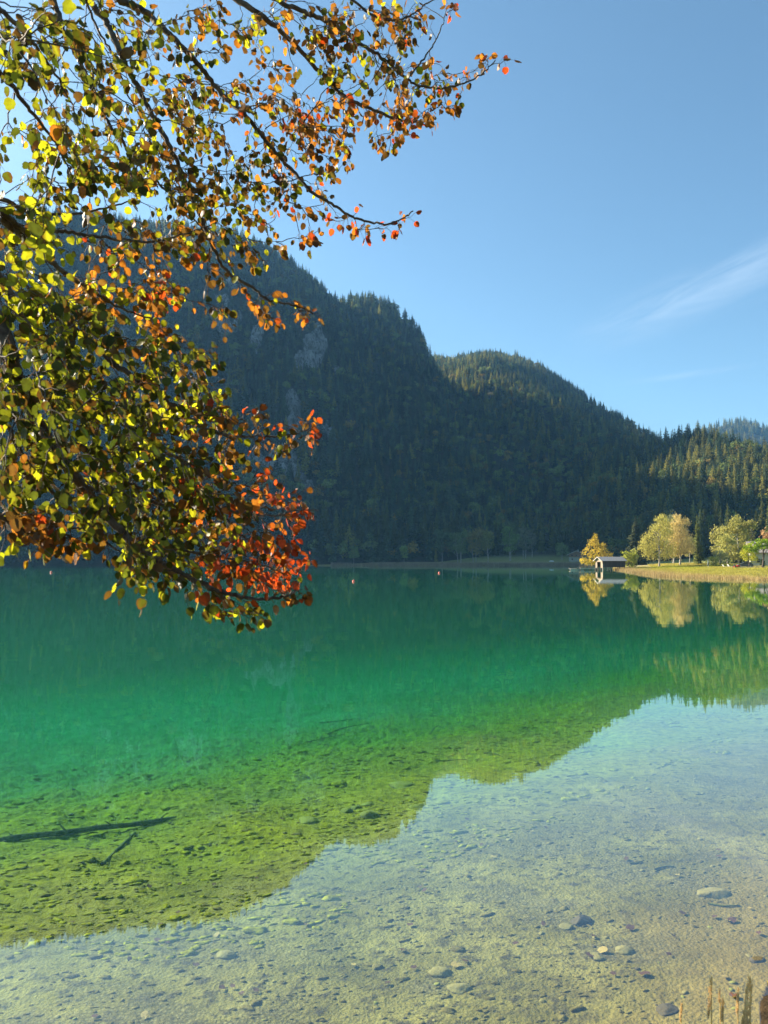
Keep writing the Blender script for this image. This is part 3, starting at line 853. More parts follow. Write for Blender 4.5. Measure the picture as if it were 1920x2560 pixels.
broadleaf(1905, 192, 7.9, 10.5, 'spreading bright green apple tree with a crooked dark trunk in front of the house', (0.24, 0.34, 0.03), 24, 3600, .028, name='apple_tree', base=.36, flat=.34,
          blobs=[(-.40, 0, .62, .2, .2, .12), (-.2, 0, .78, .22, .2, .14), (.05, 0, .84, .24, .2, .13), (.3, 0, .76, .24, .2, .14), (.45, 0, .6, .2, .2, .13), (0, 0, .66, .34, .3, .12), (-.25, .05, .55, .2, .2, .08)], trunk=limbs_trunk(24, .03, .72, 9, .55, .22, .12))
broadleaf(1928, 290, 14.0, 9.0, 'pinkish autumn tree rising behind the house roof at the right edge', (0.50, 0.32, 0.16), 25, 2600, .022, name='autumn_tree')
broadleaf(1906, 200, 2.2, 2.0, 'small dark green bush by the house wall under the apple tree', (0.14, 0.19, 0.05), 26, 700, .06, name='bush', cat='bush', base=0, tr=.03)
# --- shaded broadleaf trees on the far shore
for (px, d, h, w, lab, tn, sd, st) in [
        (1148, 438, 18.5, 15, 'leftmost of the rounded beeches on the far shore, dull green', (.10, .13, .05), 31, 3),
        (1186, 440, 20.5, 14, 'tall rounded beech with an orange tinted top on the far shore', (.17, .14, .05), 32, 2),
        (1219, 442, 18.8, 13, 'rounded beech with a yellowish top right of the orange tinted one', (.16, .16, .05), 33, 2),
        (1105, 446, 19.0, 13, 'dark bluish green broadleaf tree left of the rounded beeches', (.07, .10, .05), 34, 1),
        (1274, 452, 20.5, 13, 'broad green tree with three pale trunks at the edge of the far meadow', (.11, .16, .05), 35, 3),
        (1310, 462, 19.5, 9, 'tall bare-stemmed tree with a feathery top right of the three-trunked tree', (.12, .13, .08), 36, 2),
        (1330, 468, 18.0, 8, 'thin grey tree with a drooping feathery top before the dark wood', (.13, .13, .09), 37, 1),
        (1405, 452, 10.5, 12, 'small round topped tree on the far meadow left of the farmhouse', (.12, .16, .06), 38, 2),
        (1010, 440, 11.0, 6, 'small light green tree at the waterline before the far forest', (.15, .20, .06), 39, 1),
        (884, 438, 10.0, 8, 'low bright shrubby tree at the waterline under the cliff', (.13, .17, .06), 40, 1)]:
    broadleaf(px, d, h, w, lab, tuple(c * 1.7 for c in tn), sd, 3000, .024, name='beech_tree' if h > 15 else 'shore_tree', tm='pale_bark', stems=st, flat=.33, tr=.012)

# ------------------------------------------------------------------ reeds and grass : stuff
def blades(name, x, y, z, h, w, col, mat, lean=.25, group=None, label=None, seed=0):
    g = np.random.default_rng(seed); n = len(x)
    a = g.uniform(0, 6.28, n); c, s = np.cos(a), np.sin(a)
    lx, ly = g.normal(size=n) * lean * h, g.normal(size=n) * lean * h
    V = np.stack([np.stack([x - c * w, y - s * w, z], 1), np.stack([x + c * w, y + s * w, z], 1), np.stack([x + lx, y + ly, z + h], 1)], 1).reshape(-1, 3)
    Fc = np.arange(n * 3).reshape(-1, 3)
    o = np_obj(name, V, Fc, mat, attrs={'tint': np.repeat(col, 3, axis=0)})
    return tag(o, label, 'grass' if 'grass' in name else 'reeds', kind='stuff')
M['grass'] = mat_foliage('dry_grass', trans=0.35, inst=False, scale=0.3, vary=0.25)
g = np.random.default_rng(9)
def scatter(n, x0, x1, y0, y1, lo, hi, cond=None):
    x = g.uniform(x0, x1, n); y = g.uniform(y0, y1, n)
    sd = -lake_sd(x, y)
    ok = (sd > lo) & (sd < hi)
    if cond is not None: ok &= cond(x, y)
    return x[ok], y[ok], sd[ok]
# far reed belt, 2 m tall
x, y, sd = scatter(90000, -30, 112, 415, 446, -2.5, 5.0, lambda x, y: fbm(x / 9, y / 9, 2, 3) > .25)
n = len(x); v = g.uniform(.7, 1.2, n)[:, None]
blades('reed_belt', x, y, np.maximum(ground_z(x, y, False), 0) - .1, g.uniform(.9, 2.0, n), g.uniform(.03, .07, n), np.array([.34, .27, .19]) * v, M['grass'], .08, label='pale brown belt of reeds along the far shore', seed=1)
# tan and pink reeds at the right bank
x, y, sd = scatter(330000, 40, 135, 88, 235, -1.0, 24, lambda x, y: x < .56 * y + 6)
n = len(x); v = g.uniform(.65, 1.25, n)[:, None]
f = sstep(0, 7, sd + 6 * (fbm(x / 6, y / 6, 3, 8) - .5))[:, None]
col = (np.array([.40, .30, .15]) * (1 - f) + np.array([.36, .33, .08]) * f) * v
blades('reed_bank', x, y, np.maximum(ground_z(x, y, False), 0) - .05, g.uniform(.15, .6, n) * (1.2 - f[:, 0] * .6), g.uniform(.02, .05, n), col, M['grass'], .18, label='tan and pinkish reeds fringing the sunlit bank on the right', seed=2)
x, y, sd = scatter(260000, 55, 150, 160, 330, 10, 90, lambda x, y: x < .56 * y + 6)
n = len(x); v = g.uniform(.65, 1.3, n)[:, None]
f = sstep(.4, .6, fbm(x / 8, y / 8, 3, 18))[:, None]
col = (np.array([.34, .36, .05]) * (1 - f) + np.array([.42, .36, .09]) * f) * v
blades('meadow_grass', x, y, ground_z(x, y, False) - .05, g.uniform(.15, .5, n), g.uniform(.03, .07, n), col, M['grass'], .3, label='yellow green meadow grass on the right bank', seed=3)

# ------------------------------------------------------------------ the aspen leaning in from the left
K = 1.15732
def leaf_material():
    t = NT('aspen_leaf')
    a = t.attr('leaf').outputs[0]
    uvv = t.attr('vein').outputs[0]
    sp = t.node('ShaderNodeSeparateColor', {0: uvv})
    nf = t.noise(60, 3, 0.6, t.pos())
    col = t.mixc(t.rng(nf, 0.45, 0.75), a, t.mixc(1.0, a, (0.55, 0.42, 0.35), 'MULTIPLY'))
    col = t.mixc(t.math('MULTIPLY', sp.outputs[0], 0.35), col, t.mixc(1.0, a, (1.3, 1.25, 1.1), 'MULTIPLY'))
    b = t.node('ShaderNodeBsdfPrincipled', {'Roughness': 0.5, 'Specular IOR Level': 0.28, 'Base Color': col})
    col2 = t.mixc(1.0, col, (1.35, 1.35, 0.8), 'MULTIPLY')
    tr = t.node('ShaderNodeBsdfTranslucent', {'Color': col2}).outputs[0]
    return t.done(t.node('ShaderNodeMixShader', {0: 0.56, 1: b.outputs[0], 2: tr}).outputs[0])
M['leaf'] = leaf_material()
t = NT('aspen_bark'); o = t.obj()
sepo = t.node('ShaderNodeSeparateXYZ', {0: o})
nb = t.noise(25, 5, 0.6, o)
M['aspen_bark'] = t.done(t.bsdf(t.mixc(t.rng(nb, 0.4, 0.65), (0.045, 0.033, 0.024), (0.14, 0.11, 0.08)), 0.8, t.bump(nb, 0.6, 0.004)))

# main limbs : points of (x, y) in the view with a forward distance, start radius, end radius (m)
LIMBS = [
    # (start distance, end distance, r0, r1, [(px,py) in the 1659 px frame])
    (2.9, 3.5, .016, .0045, [(380, -120), (470, -30), (560, 30), (640, 100), (735, 200), (800, 235), (875, 262), (920, 263)]),
    (2.9, 3.4, .012, .003, [(500, -90), (600, 0), (665, 28), (722, 54), (790, 101), (839, 135), (875, 168), (912, 186), (967, 189), (1028, 168), (1070, 130)]),
    (3.0, 3.3, .007, .002, [(700, -60), (800, 30), (870, 40), (925, 5), (960, -10)]),
    (3.2, 3.5, .005, .0015, [(880, 170), (920, 120), (945, 80), (965, 30), (985, 18)]),
    (2.6, 3.3, .015, .003, [(180, -90), (262, 0), (310, 22), (365, 73), (419, 128), (473, 197), (532, 251), (580, 310), (628, 365), (671, 412), (722, 445), (773, 473), (832, 485), (868, 473), (892, 456)]),
    (2.5, 3.2, .014, .004, [(120, -90), (189, 0), (233, 54), (263, 124), (291, 175), (328, 248), (365, 314), (394, 376), (419, 437), (452, 510), (485, 580), (546, 622), (583, 647), (650, 664), (676, 678)]),
    (2.4, 3.0, .012, .003, [(70, -120), (117, 0), (138, 66), (175, 138), (204, 204), (233, 263), (291, 339), (339, 394), (400, 450), (440, 500)]),
    (2.7, 3.1, .006, .002, [(170, -60), (205, 50), (249, 126), (274, 200), (312, 270), (350, 330)]),
    (2.0, 2.9, .010, .002, [(-120, 440), (0, 430), (63, 458), (168, 462), (253, 443), (330, 415)]),
    (2.0, 2.8, .011, .002, [(-150, 400), (0, 455), (67, 510), (126, 500), (202, 510), (320, 522), (400, 505), (470, 480)]),
    (2.0, 2.7, .015, .003, [(-140, 360), (0, 470), (60, 520), (115, 570), (170, 610), (250, 660), (330, 690)]),
    (2.1, 2.9, .024, .004, [(-220, 480), (-60, 560), (0, 605), (33, 665), (67, 715), (112, 765), (146, 802), (179, 853), (230, 920), (300, 975), (370, 1010)]),
    (1.9, 2.7, .026, .0035, [(-160, 560), (-40, 640), (17, 743), (37, 818), (83, 914), (112, 964), (167, 1035), (208, 1089), (258, 1143), (330, 1205), (381, 1233), (442, 1264), (509, 1286), (562, 1295), (620, 1286), (642, 1273)]),
    (2.4, 3.0, .011, .0025, [(150, 700), (267, 802), (308, 827), (359, 864), (416, 910), (458, 931), (500, 941), (554, 944), (625, 939), (666, 926)]),
    (2.2, 2.8, .011, .002, [(112, 964), (170, 962), (210, 990), (258, 1030), (317, 1060), (380, 1085), (440, 1110)]),
    (2.2, 2.9, .010, .002, [(183, 1056), (233, 1056), (291, 1072), (375, 1093), (500, 1102), (583, 1115), (645, 1102), (688, 1102)]),
    (1.8, 2.3, .009, .002, [(-120, 1060), (0, 1118), (80, 1132), (160, 1140), (200, 1150)]),
    (2.0, 2.6, .009, .002, [(-80, 820), (0, 900), (60, 1000), (110, 1060), (170, 1110), (240, 1180), (300, 1215)]),
    (2.5, 3.1, .006, .0015, [(330, 960), (400, 1000), (470, 1035), (540, 1050), (590, 1030)]),
    (2.4, 3.0, .006, .0015, [(330, 1180), (420, 1195), (500, 1205), (570, 1220), (620, 1240), (660, 1225)]),
    (1.6, 2.3, .010, .002, [(-100, 100), (0, 160), (60, 230), (120, 310), (160, 390)]),
    (1.6, 2.2, .009, .002, [(-100, -60), (0, 20), (70, 90), (130, 180), (170, 260)]),
]
# leafy masses : cx, cy, rx, ry (1659 px frame), twigs, palette weights (green, yellow green, olive, orange, red), distance
G_, Y_, O_, A_, R__ = range(5)
MASS = [
    (60, 60, 110, 90, 34, (5, 3, 1, 0, 0), 1.9), (150, 150, 120, 100, 40, (5, 3, 1.5, .3, 0), 2.2), (330, 130, 150, 110, 42, (3, 2, 3, 1.2, 0), 2.7), (240, 40, 110, 60, 22, (4, 4, 2, .5, 0), 2.6),
    (440, 60, 90, 60, 15, (2, 2, 3, 1, 0), 2.9), (560, 60, 110, 70, 26, (1, 2, 3, 2, 0), 3.1), (690, 60, 90, 60, 30, (1, 2, 4, 2.2, 0), 3.2), (800, 60, 90, 55, 32, (1, 1.5, 4, 2.5, .2), 3.2), (885, 40, 50, 45, 13, (.5, 1, 4, 2, .5), 3.3),
    (800, 150, 110, 45, 28, (3, 1.5, 2, 1, 0), 3.2), (890, 160, 70, 45, 16, (2, 1, 2, 1.5, .3), 3.3), (975, 185, 55, 30, 9, (1, .5, 2, 2, .6), 3.4), (1062, 112, 18, 26, 3, (0, 0, 1, 2, 1), 3.4), (975, 25, 22, 14, 2, (0, 0, 1, 1, 1), 3.4), (1020, 170, 30, 22, 4, (0, 0, 2, 2, .5), 3.4),
    (90, 330, 120, 100, 46, (6, 3, 1, .3, 0), 2.3), (240, 300, 110, 90, 44, (4, 2.5, 2.5, .8, 0), 2.6), (360, 260, 110, 80, 36, (3, 2, 3.5, 1.2, 0), 2.8), (470, 240, 100, 80, 30, (1, 1.2, 4, 2, .3), 3.0), (590, 200, 90, 70, 22, (.5, 1, 3, 3, .8), 3.1),
    (690, 240, 80, 60, 25, (.4, .6, 3, 3.5, 1), 3.2), (790, 235, 75, 50, 22, (.6, .8, 2, 3.5, .8), 3.3), (880, 240, 65, 38, 16, (.3, .4, 2, 3.5, 1), 3.4), (950, 235, 35, 28, 8, (0, .3, 1.5, 3.5, 1), 3.4), (845, 300, 45, 30, 9, (0, 1, 1.5, 3.5, .5), 3.35),
    (640, 290, 90, 60, 28, (.4, .8, 3, 3.5, .8), 3.1), (725, 340, 45, 50, 16, (.2, 1, 2, 4, .5), 3.2), (540, 360, 100, 70, 34, (3, 1.2, 3.5, 1.5, .3), 2.9), (650, 420, 60, 40, 13, (1.2, .6, 3.5, 1.5, .6), 3.1), (430, 380, 100, 70, 36, (4, 1.6, 3, 1, 0), 2.8), (330, 400, 90, 60, 28, (3, 2, 3, 1.2, 0), 2.7), (200, 410, 100, 60, 26, (4, 2.5, 2, .7, 0), 2.4),
    (600, 470, 60, 40, 9, (1, .3, 3, 1.5, .5), 3.1), (665, 510, 30, 35, 6, (.2, 0, 2, 2, .8), 3.1), (770, 470, 45, 28, 6, (0, 0, 2.5, 1, 2), 3.25), (840, 488, 40, 30, 6, (0, 0, 2, .6, 2.4), 3.3), (785, 505, 30, 16, 3, (0, 0, 2, .5, 2.4), 3.3),
    (480, 480, 90, 60, 30, (3, 1.3, 3.2, 1, 0), 2.9), (560, 530, 60, 35, 10, (2, 1, 3, 1.3, 0), 3.0), (380, 520, 80, 50, 22, (1.5, 1.5, 3, 2.4, .2), 2.8), (270, 520, 90, 45, 20, (2, 2, 2, 1.6, .2), 2.6), (60, 470, 80, 60, 18, (5, 3, 1, .2, 0), 2.1),
    (460, 580, 45, 45, 8, (1, .6, 3, 1.5, 0), 2.95), (470, 670, 30, 50, 7, (1.2, .6, 3, 1.2, 0), 3.0), (545, 650, 40, 30, 5, (.3, .4, 3, 2, .4), 3.1), (600, 670, 40, 24, 6, (.2, .3, 3, 2.5, .4), 3.1), (655, 672, 22, 18, 4, (0, .2, 1, 4, .6), 3.15),
    (260, 610, 90, 60, 28, (.8, 3, 1, 4.5, .6), 2.7), (340, 650, 55, 70, 26, (.2, 2, 1, 5.5, 1.2), 2.8), (350, 730, 40, 30, 9, (.2, 1.5, 1, 5, 1), 2.8), (200, 640, 60, 40, 14, (1, 3, 1, 4, .5), 2.6),
    (80, 560, 70, 60, 18, (1, 9, .5, .2, 0), 2.2), (60, 650, 80, 70, 24, (3, 6, .8, .2, 0), 2.0), (150, 700, 110, 70, 40, (6, 1.6, .6, .1, 0), 2.2), (270, 760, 110, 60, 40, (5.5, 2, .8, .5, 0), 2.5), (80, 790, 100, 80, 38, (6, 2, .6, .1, 0), 2.0), (390, 790, 80, 45, 22, (4, 1.8, 1.6, .5, 0), 2.7), (440, 830, 50, 40, 11, (3, 1.5, 1.8, .6, 0), 2.8), (450, 765, 30, 20, 4, (3, 1, 1.5, .4, 0), 2.8),
    (200, 840, 110, 60, 38, (5, 2.4, .8, .6, 0), 2.3), (320, 860, 100, 50, 34, (4, 3, 1, .8, 0), 2.5), (60, 900, 100, 80, 38, (6, 2, .6, .1, 0), 2.0), (180, 930, 110, 70, 44, (5, 3, .6, .1, 0), 2.2), (310, 930, 100, 60, 38, (4, 2.6, 1, .5, .1), 2.5), (420, 900, 80, 50, 27, (3, 2.2, 1.8, 1, .2), 2.7), (490, 920, 45, 50, 14, (1, 1, 2.5, 1.8, .8), 2.85),
    (575, 950, 50, 24, 7, (1, .6, 2.5, 1.5, .4), 2.9), (545, 900, 30, 20, 3, (0, .2, 1, 2, 1.5), 2.9), (660, 935, 30, 24, 5, (0, .1, .6, 2.6, 1.6), 3.0), (600, 915, 14, 12, 1, (0, 0, 0, 1, 3), 3.0), (490, 970, 30, 24, 5, (.5, .5, 2, 1.6, .6), 2.85), (620, 970, 35, 14, 4, (1, .3, 2.5, 1, .2), 2.9),
    (60, 1020, 90, 60, 27, (5, 2.6, 1, .4, 0), 1.95), (180, 1030, 110, 60, 42, (5.5, 2.4, .8, .2, 0), 2.15), (300, 1010, 110, 60, 42, (5, 2.2, 1, .4, .1), 2.4), (410, 1000, 80, 60, 28, (3, 1.6, 2, 1, .4), 2.6), (250, 1110, 110, 50, 36, (5.5, 2, .8, .2, 0), 2.3), (370, 1090, 90, 60, 35, (4.5, 1.6, 1.4, .5, .3), 2.5), (470, 1060, 70, 50, 24, (1.6, .8, 3, 1.6, 1), 2.7),
    (570, 1040, 34, 20, 5, (0, .3, 1, 2, 2), 2.9), (605, 1060, 22, 22, 4, (.3, 0, 1.5, .6, 2.5), 2.9), (540, 1090, 45, 30, 11, (.6, .2, 2.4, 1.3, 2.4), 2.8), (660, 1105, 34, 15, 5, (0, 0, 1, .4, 3.5), 2.95), (610, 1120, 35, 20, 8, (0, 0, 1, 1, 3.5), 2.9),
    (50, 1100, 70, 30, 10, (1, 1, 3, 2.4, .2), 1.95), (60, 1145, 60, 25, 10, (.5, .6, 3, 3, .3), 1.95), (150, 1165, 45, 22, 7, (1, .6, 3, 2.4, .2), 2.1), (20, 1180, 20, 12, 2, (1, 5, 0, 0, 0), 1.9),
    (340, 1160, 90, 45, 34, (5, 1.8, 1, .3, .1), 2.45), (450, 1150, 70, 50, 24, (2.6, 1.2, 2.8, 1.2, .5), 2.65), (530, 1160, 50, 50, 15, (1, .3, 3, 1.8, 1.6), 2.75), (590, 1175, 45, 34, 13, (0, 0, 1.5, 1.2, 4), 2.85), (290, 1200, 60, 35, 15, (5, 2, 1, .4, 0), 2.3), (390, 1220, 50, 35, 13, (4, 1.4, 1.8, .4, .2), 2.5),
    (470, 1220, 55, 35, 17, (1, .4, 2.4, 1.4, 2.4), 2.65), (545, 1230, 45, 30, 12, (0, .2, 1.4, 2.2, 3.0), 2.8), (590, 1245, 38, 26, 17, (0, 0, 0, 1, 6), 2.85), (650, 1215, 24, 22, 4, (0, 0, .4, .6, 4), 2.95), (300, 1248, 24, 14, 4, (3, 4, .5, 0, 0), 2.3), (350, 1250, 14, 12, 2, (2, 2, 2, 0, 0), 2.3),
    (430, 1290, 40, 24, 7, (4, 1.2, 1.2, .2, .3), 2.5), (500, 1305, 45, 24, 10, (4, 1.2, 1.6, .3, .3), 2.6), (540, 1325, 26, 18, 5, (4, .8, 1, .2, 0), 2.6), (620, 1280, 40, 22, 4, (.6, .4, 2.6, 1, 1.2), 2.75), (655, 1285, 14, 18, 2, (0, 0, 2, .4, 1), 2.8),
]
PAL = [(.058, .072, .010), (.30, .32, .018), (.10, .055, .016), (.30, .115, .020), (.40, .055, .014)]
gL = np.random.default_rng(77)
limb_nodes, limb_dir, node_limb = [], [], []
limb_paths = []
for li, (d0, d1, r0, r1, pl) in enumerate(LIMBS):
    n = len(pl)
    P3 = []
    for k, (x_, y_) in enumerate(pl):
        f = k / (n - 1)
        P3.append(PT(x_ * K, y_ * K, .3 + d0 + (d1 - d0) * f + .05 * math.sin(k * 2.1 + li)))
    P3 = smooth_path(P3, 9)
    P3[1:-1] += gL.normal(size=(len(P3) - 2, 3)) * 0.0025
    limb_paths.append([(P3, np.linspace(r0, r1, len(P3)))])
    for k in range(3, len(P3)):
        limb_nodes.append(P3[k]); limb_dir.append(P3[k] - P3[k - 1]); node_limb.append(li)
NN = [np.array(v) for v in limb_nodes]; ND = [np.array(v) / (np.linalg.norm(v) + 1e-9) for v in limb_dir]; NL = list(node_limb); NR = [0.003] * len(NN)
clus = []
for (cx, cy_, rx, ry, n, w, d) in MASS:
    w = np.array(w, float); w /= w.sum()
    for k in range(int(n * (.98 if cy_ < 560 and cx < 430 else .90 if cy_ < 560 else .92) + .5)):
        rr = math.sqrt(gL.random()) if n < 12 else gL.random() ** .55
        a = gL.uniform(0, 6.283)
        x_, y_ = cx + math.cos(a) * rr * rx, cy_ + math.sin(a) * rr * ry
        clus.append((x_, y_, d + gL.normal() * (.22 if n > 10 else .07), w))
clus.sort(key=lambda c: c[0] + .5 * c[1])
twigs = {i: [] for i in range(len(LIMBS))}
leaves = {i: [] for i in range(len(LIMBS))}     # (base, petiole end, blade dir, size, colour)
def v3(a): return np.asarray(a, float)
for (x_, y_, d, w) in clus:
    c = v3(PT(x_ * K, y_ * K, max(d + .3, 1.5)))
    A = np.array(NN); df = c - A
    dist = np.linalg.norm(df, axis=1)
    al = (df * np.array(ND)).sum(1) / (dist + 1e-6)
    j = int(np.argmin(dist * (1.5 - .6 * al) + .12 * (al < .1)))
    li = NL[j]
    s = A[j]; L_ = dist[j]
    if L_ < .04: c = s + ND[j] * .06 + gL.normal(size=3) * .03; L_ = .07
    mid = s + (c - s) * .5 + ND[j] * L_ * .22 + np.array([0, 0, -.02 * L_])
    m = max(4, int(L_ / .03) + 3)
    t_ = np.linspace(0, 1, m)[:, None]
    Q = (1 - t_) ** 2 * s + 2 * t_ * (1 - t_) * mid + t_ ** 2 * c
    Q[1:-1] += gL.normal(size=(m - 2, 3)) * .003
    rb = min(.0042, .0012 + .0075 * L_)
    twigs[li].append((Q, np.linspace(rb, .0009, m)))
    T = np.gradient(Q, axis=0); T /= np.linalg.norm(T, axis=1, keepdims=True)
    for k in range(2, m):
        NN.append(Q[k]); ND.append(T[k]); NL.append(li)
    nl = 3 + int(gL.random() * 4)
    for q in range(nl):
        u = 1 - (q / nl) * min(1, .11 / max(L_, .11)) * gL.uniform(.7, 1.2)
        u = max(0, min(1, u)); k = u * (m - 1); k0 = min(int(k), m - 2)
        b = Q[k0] + (Q[k0 + 1] - Q[k0]) * (k - k0)
        side = gL.normal(size=3); side -= T[k0] * (side @ T[k0]); side /= np.linalg.norm(side)
        pd = side * .8 + T[k0] * .7 + np.array([0, 0, -.35]); pd /= np.linalg.norm(pd)
        pl_ = gL.uniform(.018, .042)
        e = b + pd * pl_
        hang = np.array([0, 0, -1.0]) * gL.uniform(.2, 1.3) + pd * gL.uniform(.4, 1.0) + gL.normal(size=3) * .25
        hang /= np.linalg.norm(hang)
        pal = gL.choice(5, p=w)
        col = np.array(PAL[pal]) * gL.uniform(.6, 1.5)
        if gL.random() < .25: col = col * .5 + np.array(PAL[gL.choice(5, p=w)]) * .5
        leaves[li].append((b, e, hang, gL.uniform(.0115, .0190) * (1.0 if gL.random() > .1 else .6), col))
# leaf outline (u along the blade, v across), heart-rounded with a small tip and shallow teeth
OUT = []
for k in range(16):
    a = 2 * math.pi * k / 16
    r = 1.0 + (.05 if k % 2 else -.04)
    uu = 1.0 - math.cos(a); vv = math.sin(a) * 1.02
    if k == 8: uu += .22
    if k == 0: uu += .10
    OUT.append((uu * r if k else uu, vv * r * (1 - .10 * (uu - 1))))
OUT = np.array(OUT)
def build_leaves(lst, parent):
    Vs, Cs, Ws, Fs, pet = [], [], [], [], []
    off = 0
    for (b, e, h, s, col) in lst:
        nrm = np.cross(h, gL.normal(size=3)); nrm /= np.linalg.norm(nrm) + 1e-9
        if gL.random() < .30:       # many blades face the light
            nn = np.array([SUNV.x, SUNV.y, SUNV.z]) + gL.normal(size=3) * .35
            nn -= h * (nn @ h); nrm = nn / (np.linalg.norm(nn) + 1e-9)
        sd = np.cross(h, nrm)
        fold = gL.uniform(-.10, .60); curl = gL.uniform(-.45, .6)
        wdt = gL.uniform(.70, 1.08)
        u, v = OUT[:, 0], OUT[:, 1] * wdt
        wv = gL.uniform(-.06, .06, len(u))
        hz_ = fold * np.abs(v) + curl * (u - .2) ** 2 * .35 + wv
        P = e + s * (u[:, None] * h + v[:, None] * sd + hz_[:, None] * nrm)
        ctr = e + s * (np.array([.35, 1.0, 1.6])[:, None] * h + (curl * (np.array([.35, 1.0, 1.6]) - .2) ** 2 * .35)[:, None] * nrm)
        Vs.append(P); Vs.append(ctr)
        n = 16; c0, c1, c2 = off + 16, off + 17, off + 18
        tri = []
        for k in range(16):
            k2 = (k + 1) % 16
            cc = c0 if k in (15, 0, 1, 14) else (c1 if k in (2, 3, 4, 11, 12, 13) else c2)
            tri.append((cc, off + k, off + k2))
        tri += [(c0, off + 2, c1), (c0, c1, off + 14), (c1, off + 5, c2), (c1, c2, off + 11)]
        Fs += tri
        cc_ = np.repeat(col[None], 19, 0)
        if gL.random() < .45:      # browned rim, stronger on one side
            k_ = np.clip(gL.uniform(.2, .9) + .5 * np.cos(np.arange(16) / 16 * 6.283 + gL.uniform(0, 6.28)), 0, 1)[:, None]
            cc_[:16] = cc_[:16] * (1 - k_) + np.array([.11, .045, .015]) * k_
        Cs.append(cc_)
        ww = np.zeros((19, 3)); ww[16:] = 1; Ws.append(ww)
        off += 19
        pet.append((np.array([b, (b + e) / 2 + np.array([0, 0, .002]), e, e + h * s * .3]), np.array([.0009, .0007, .0007, .0004])))
    V = np.concatenate(Vs); Cc = np.concatenate(Cs); Ww = np.concatenate(Ws)
    Vp, Fp = tube_np(pet, 3)
    nV = len(V)
    V = np.vstack([V, Vp]); Cc = np.vstack([Cc, np.tile([.20, .10, .03], (len(Vp), 1))]); Ww = np.vstack([Ww, np.zeros((len(Vp), 3))])
    return np_obj('leaves', V, [np.array(Fs), Fp + nV], M['leaf'], parent, smooth=True, attrs={'leaf': Cc, 'vein': Ww})
aspen = empty('aspen_tree', (-4.0, 1.6, gz1(-4.0, 1.6) - .1), label='autumn aspen reaching in from the left, green leaves turning orange and red', cat='tree')
inv = -np.array(aspen.location)
def shift(paths): return [(p_ + inv, r_) for p_, r_ in paths]
TR = smooth_path([(-4.0, 1.6, .3), (-3.95, 1.7, 1.4), (-3.8, 1.8, 2.6), (-3.5, 2.0, 3.9), (-3.1, 2.2, 5.2), (-2.7, 2.4, 6.6), (-2.3, 2.6, 8.2)], 6)
V, Fc = tube_np(shift([(TR, np.linspace(.11, .03, len(TR)))]), 14)
np_obj('trunk', V, Fc, M['aspen_bark'], aspen, smooth=True)
n_leaf = 0
for li in range(len(LIMBS)):
    P3, rr = limb_paths[li][0]
    s = P3[0]
    z0 = min(max(s[2] + .3 + .25 * abs(s[0] + 3), 1.6), 7.6)
    k = int(np.argmin(np.abs(TR[:, 2] - z0))); b = TR[k]
    f = np.linspace(0, 1, 8)[:, None]
    mid = (b + s) / 2 + np.array([0, 0, .15]) - (P3[1] - P3[0]) * 2
    Q = (1 - f) ** 2 * b + 2 * f * (1 - f) * mid + f ** 2 * s
    full = np.vstack([Q[:-1], P3]); fr_ = np.concatenate([np.linspace(rr[0] * 1.5, rr[0], 7), rr])
    if li in (3, 14, 15, 18, 19): full, fr_ = P3, rr
    V, Fc = tube_np(shift([(full, fr_)] + twigs[li]), 6)
    br = np_obj('branch', V, Fc, M['aspen_bark'], aspen, smooth=True)
    if leaves[li]:
        lst = [(b_ + inv, e_ + inv, h_, s_, c_) for b_, e_, h_, s_, c_ in leaves[li]]
        build_leaves(lst, br); n_leaf += len(lst)
print('leaves', n_leaf, 'twigs', len(clus))

# ------------------------------------------------------------------ buildings
M['dark_boards'] = mat_planks('dark_boards', (0.035, 0.026, 0.02), (0.085, 0.065, 0.05), 0, .18)
M['grey_boards'] = mat_planks('weathered_boards', (0.20, 0.15, 0.11), (0.40, 0.32, 0.24), 1, .18)
M['deck_boards'] = mat_planks('deck_boards', (0.22, 0.19, 0.15), (0.38, 0.34, 0.28), 0, .14)
M['white_wood'] = mat_simple('pale_painted_wood', (0.38, 0.35, 0.29), (0.52, 0.48, 0.41), 2.0)
M['post_wood'] = mat_simple('wet_post_wood', (0.07, 0.055, 0.04), (0.15, 0.12, 0.09), 4.0)
M['chalet_wood'] = mat_planks('chalet_boards', (0.24, 0.15, 0.09), (0.34, 0.22, 0.14), 0, .2)
M['plaster'] = mat_simple('house_plaster', (0.33, 0.34, 0.27), (0.44, 0.44, 0.36), 1.0, bump=.15)
M['glass_dark'] = NT('window_glass').m
_t = NT('window_glass'); M['glass_dark'] = _t.done(_t.bsdf((0.03, 0.035, 0.04), 0.12, None, 0.6))
def mat_roof(name, c1, c2, pitch, axis=0, metal=0.0, rough=.55):
    t = NT(name); o = t.obj()
    sep = t.node('ShaderNodeSeparateXYZ', {0: o})
    v = t.math('FRACT', t.math('MULTIPLY', sep.outputs[axis], 1 / pitch))
    e = t.rng(t.math('ABSOLUTE', t.math('SUBTRACT', v, 0.5)), 0.26, 0.42)
    n = t.noise(1.5, 5, .6, o)
    col = t.mixc(e, c1, c2)
    col = t.mixc(t.math('MULTIPLY', t.rng(n, .4, .7), .4), col, (0.16, 0.15, 0.13))
    return t.done(t.bsdf(col, rough, t.bump(e, .8, .04), .4, metal))
M['seam_roof'] = mat_roof('seamed_sheet_roof', (0.15, 0.155, 0.165), (0.36, 0.36, 0.36), .42)
M['tile_roof'] = mat_roof('grey_tile_roof', (0.20, 0.18, 0.17), (0.30, 0.28, 0.26), .33, rough=.8)
M['shingle_roof'] = mat_roof('brown_shingle_roof', (0.12, 0.10, 0.09), (0.19, 0.16, 0.14), .4, rough=.85)

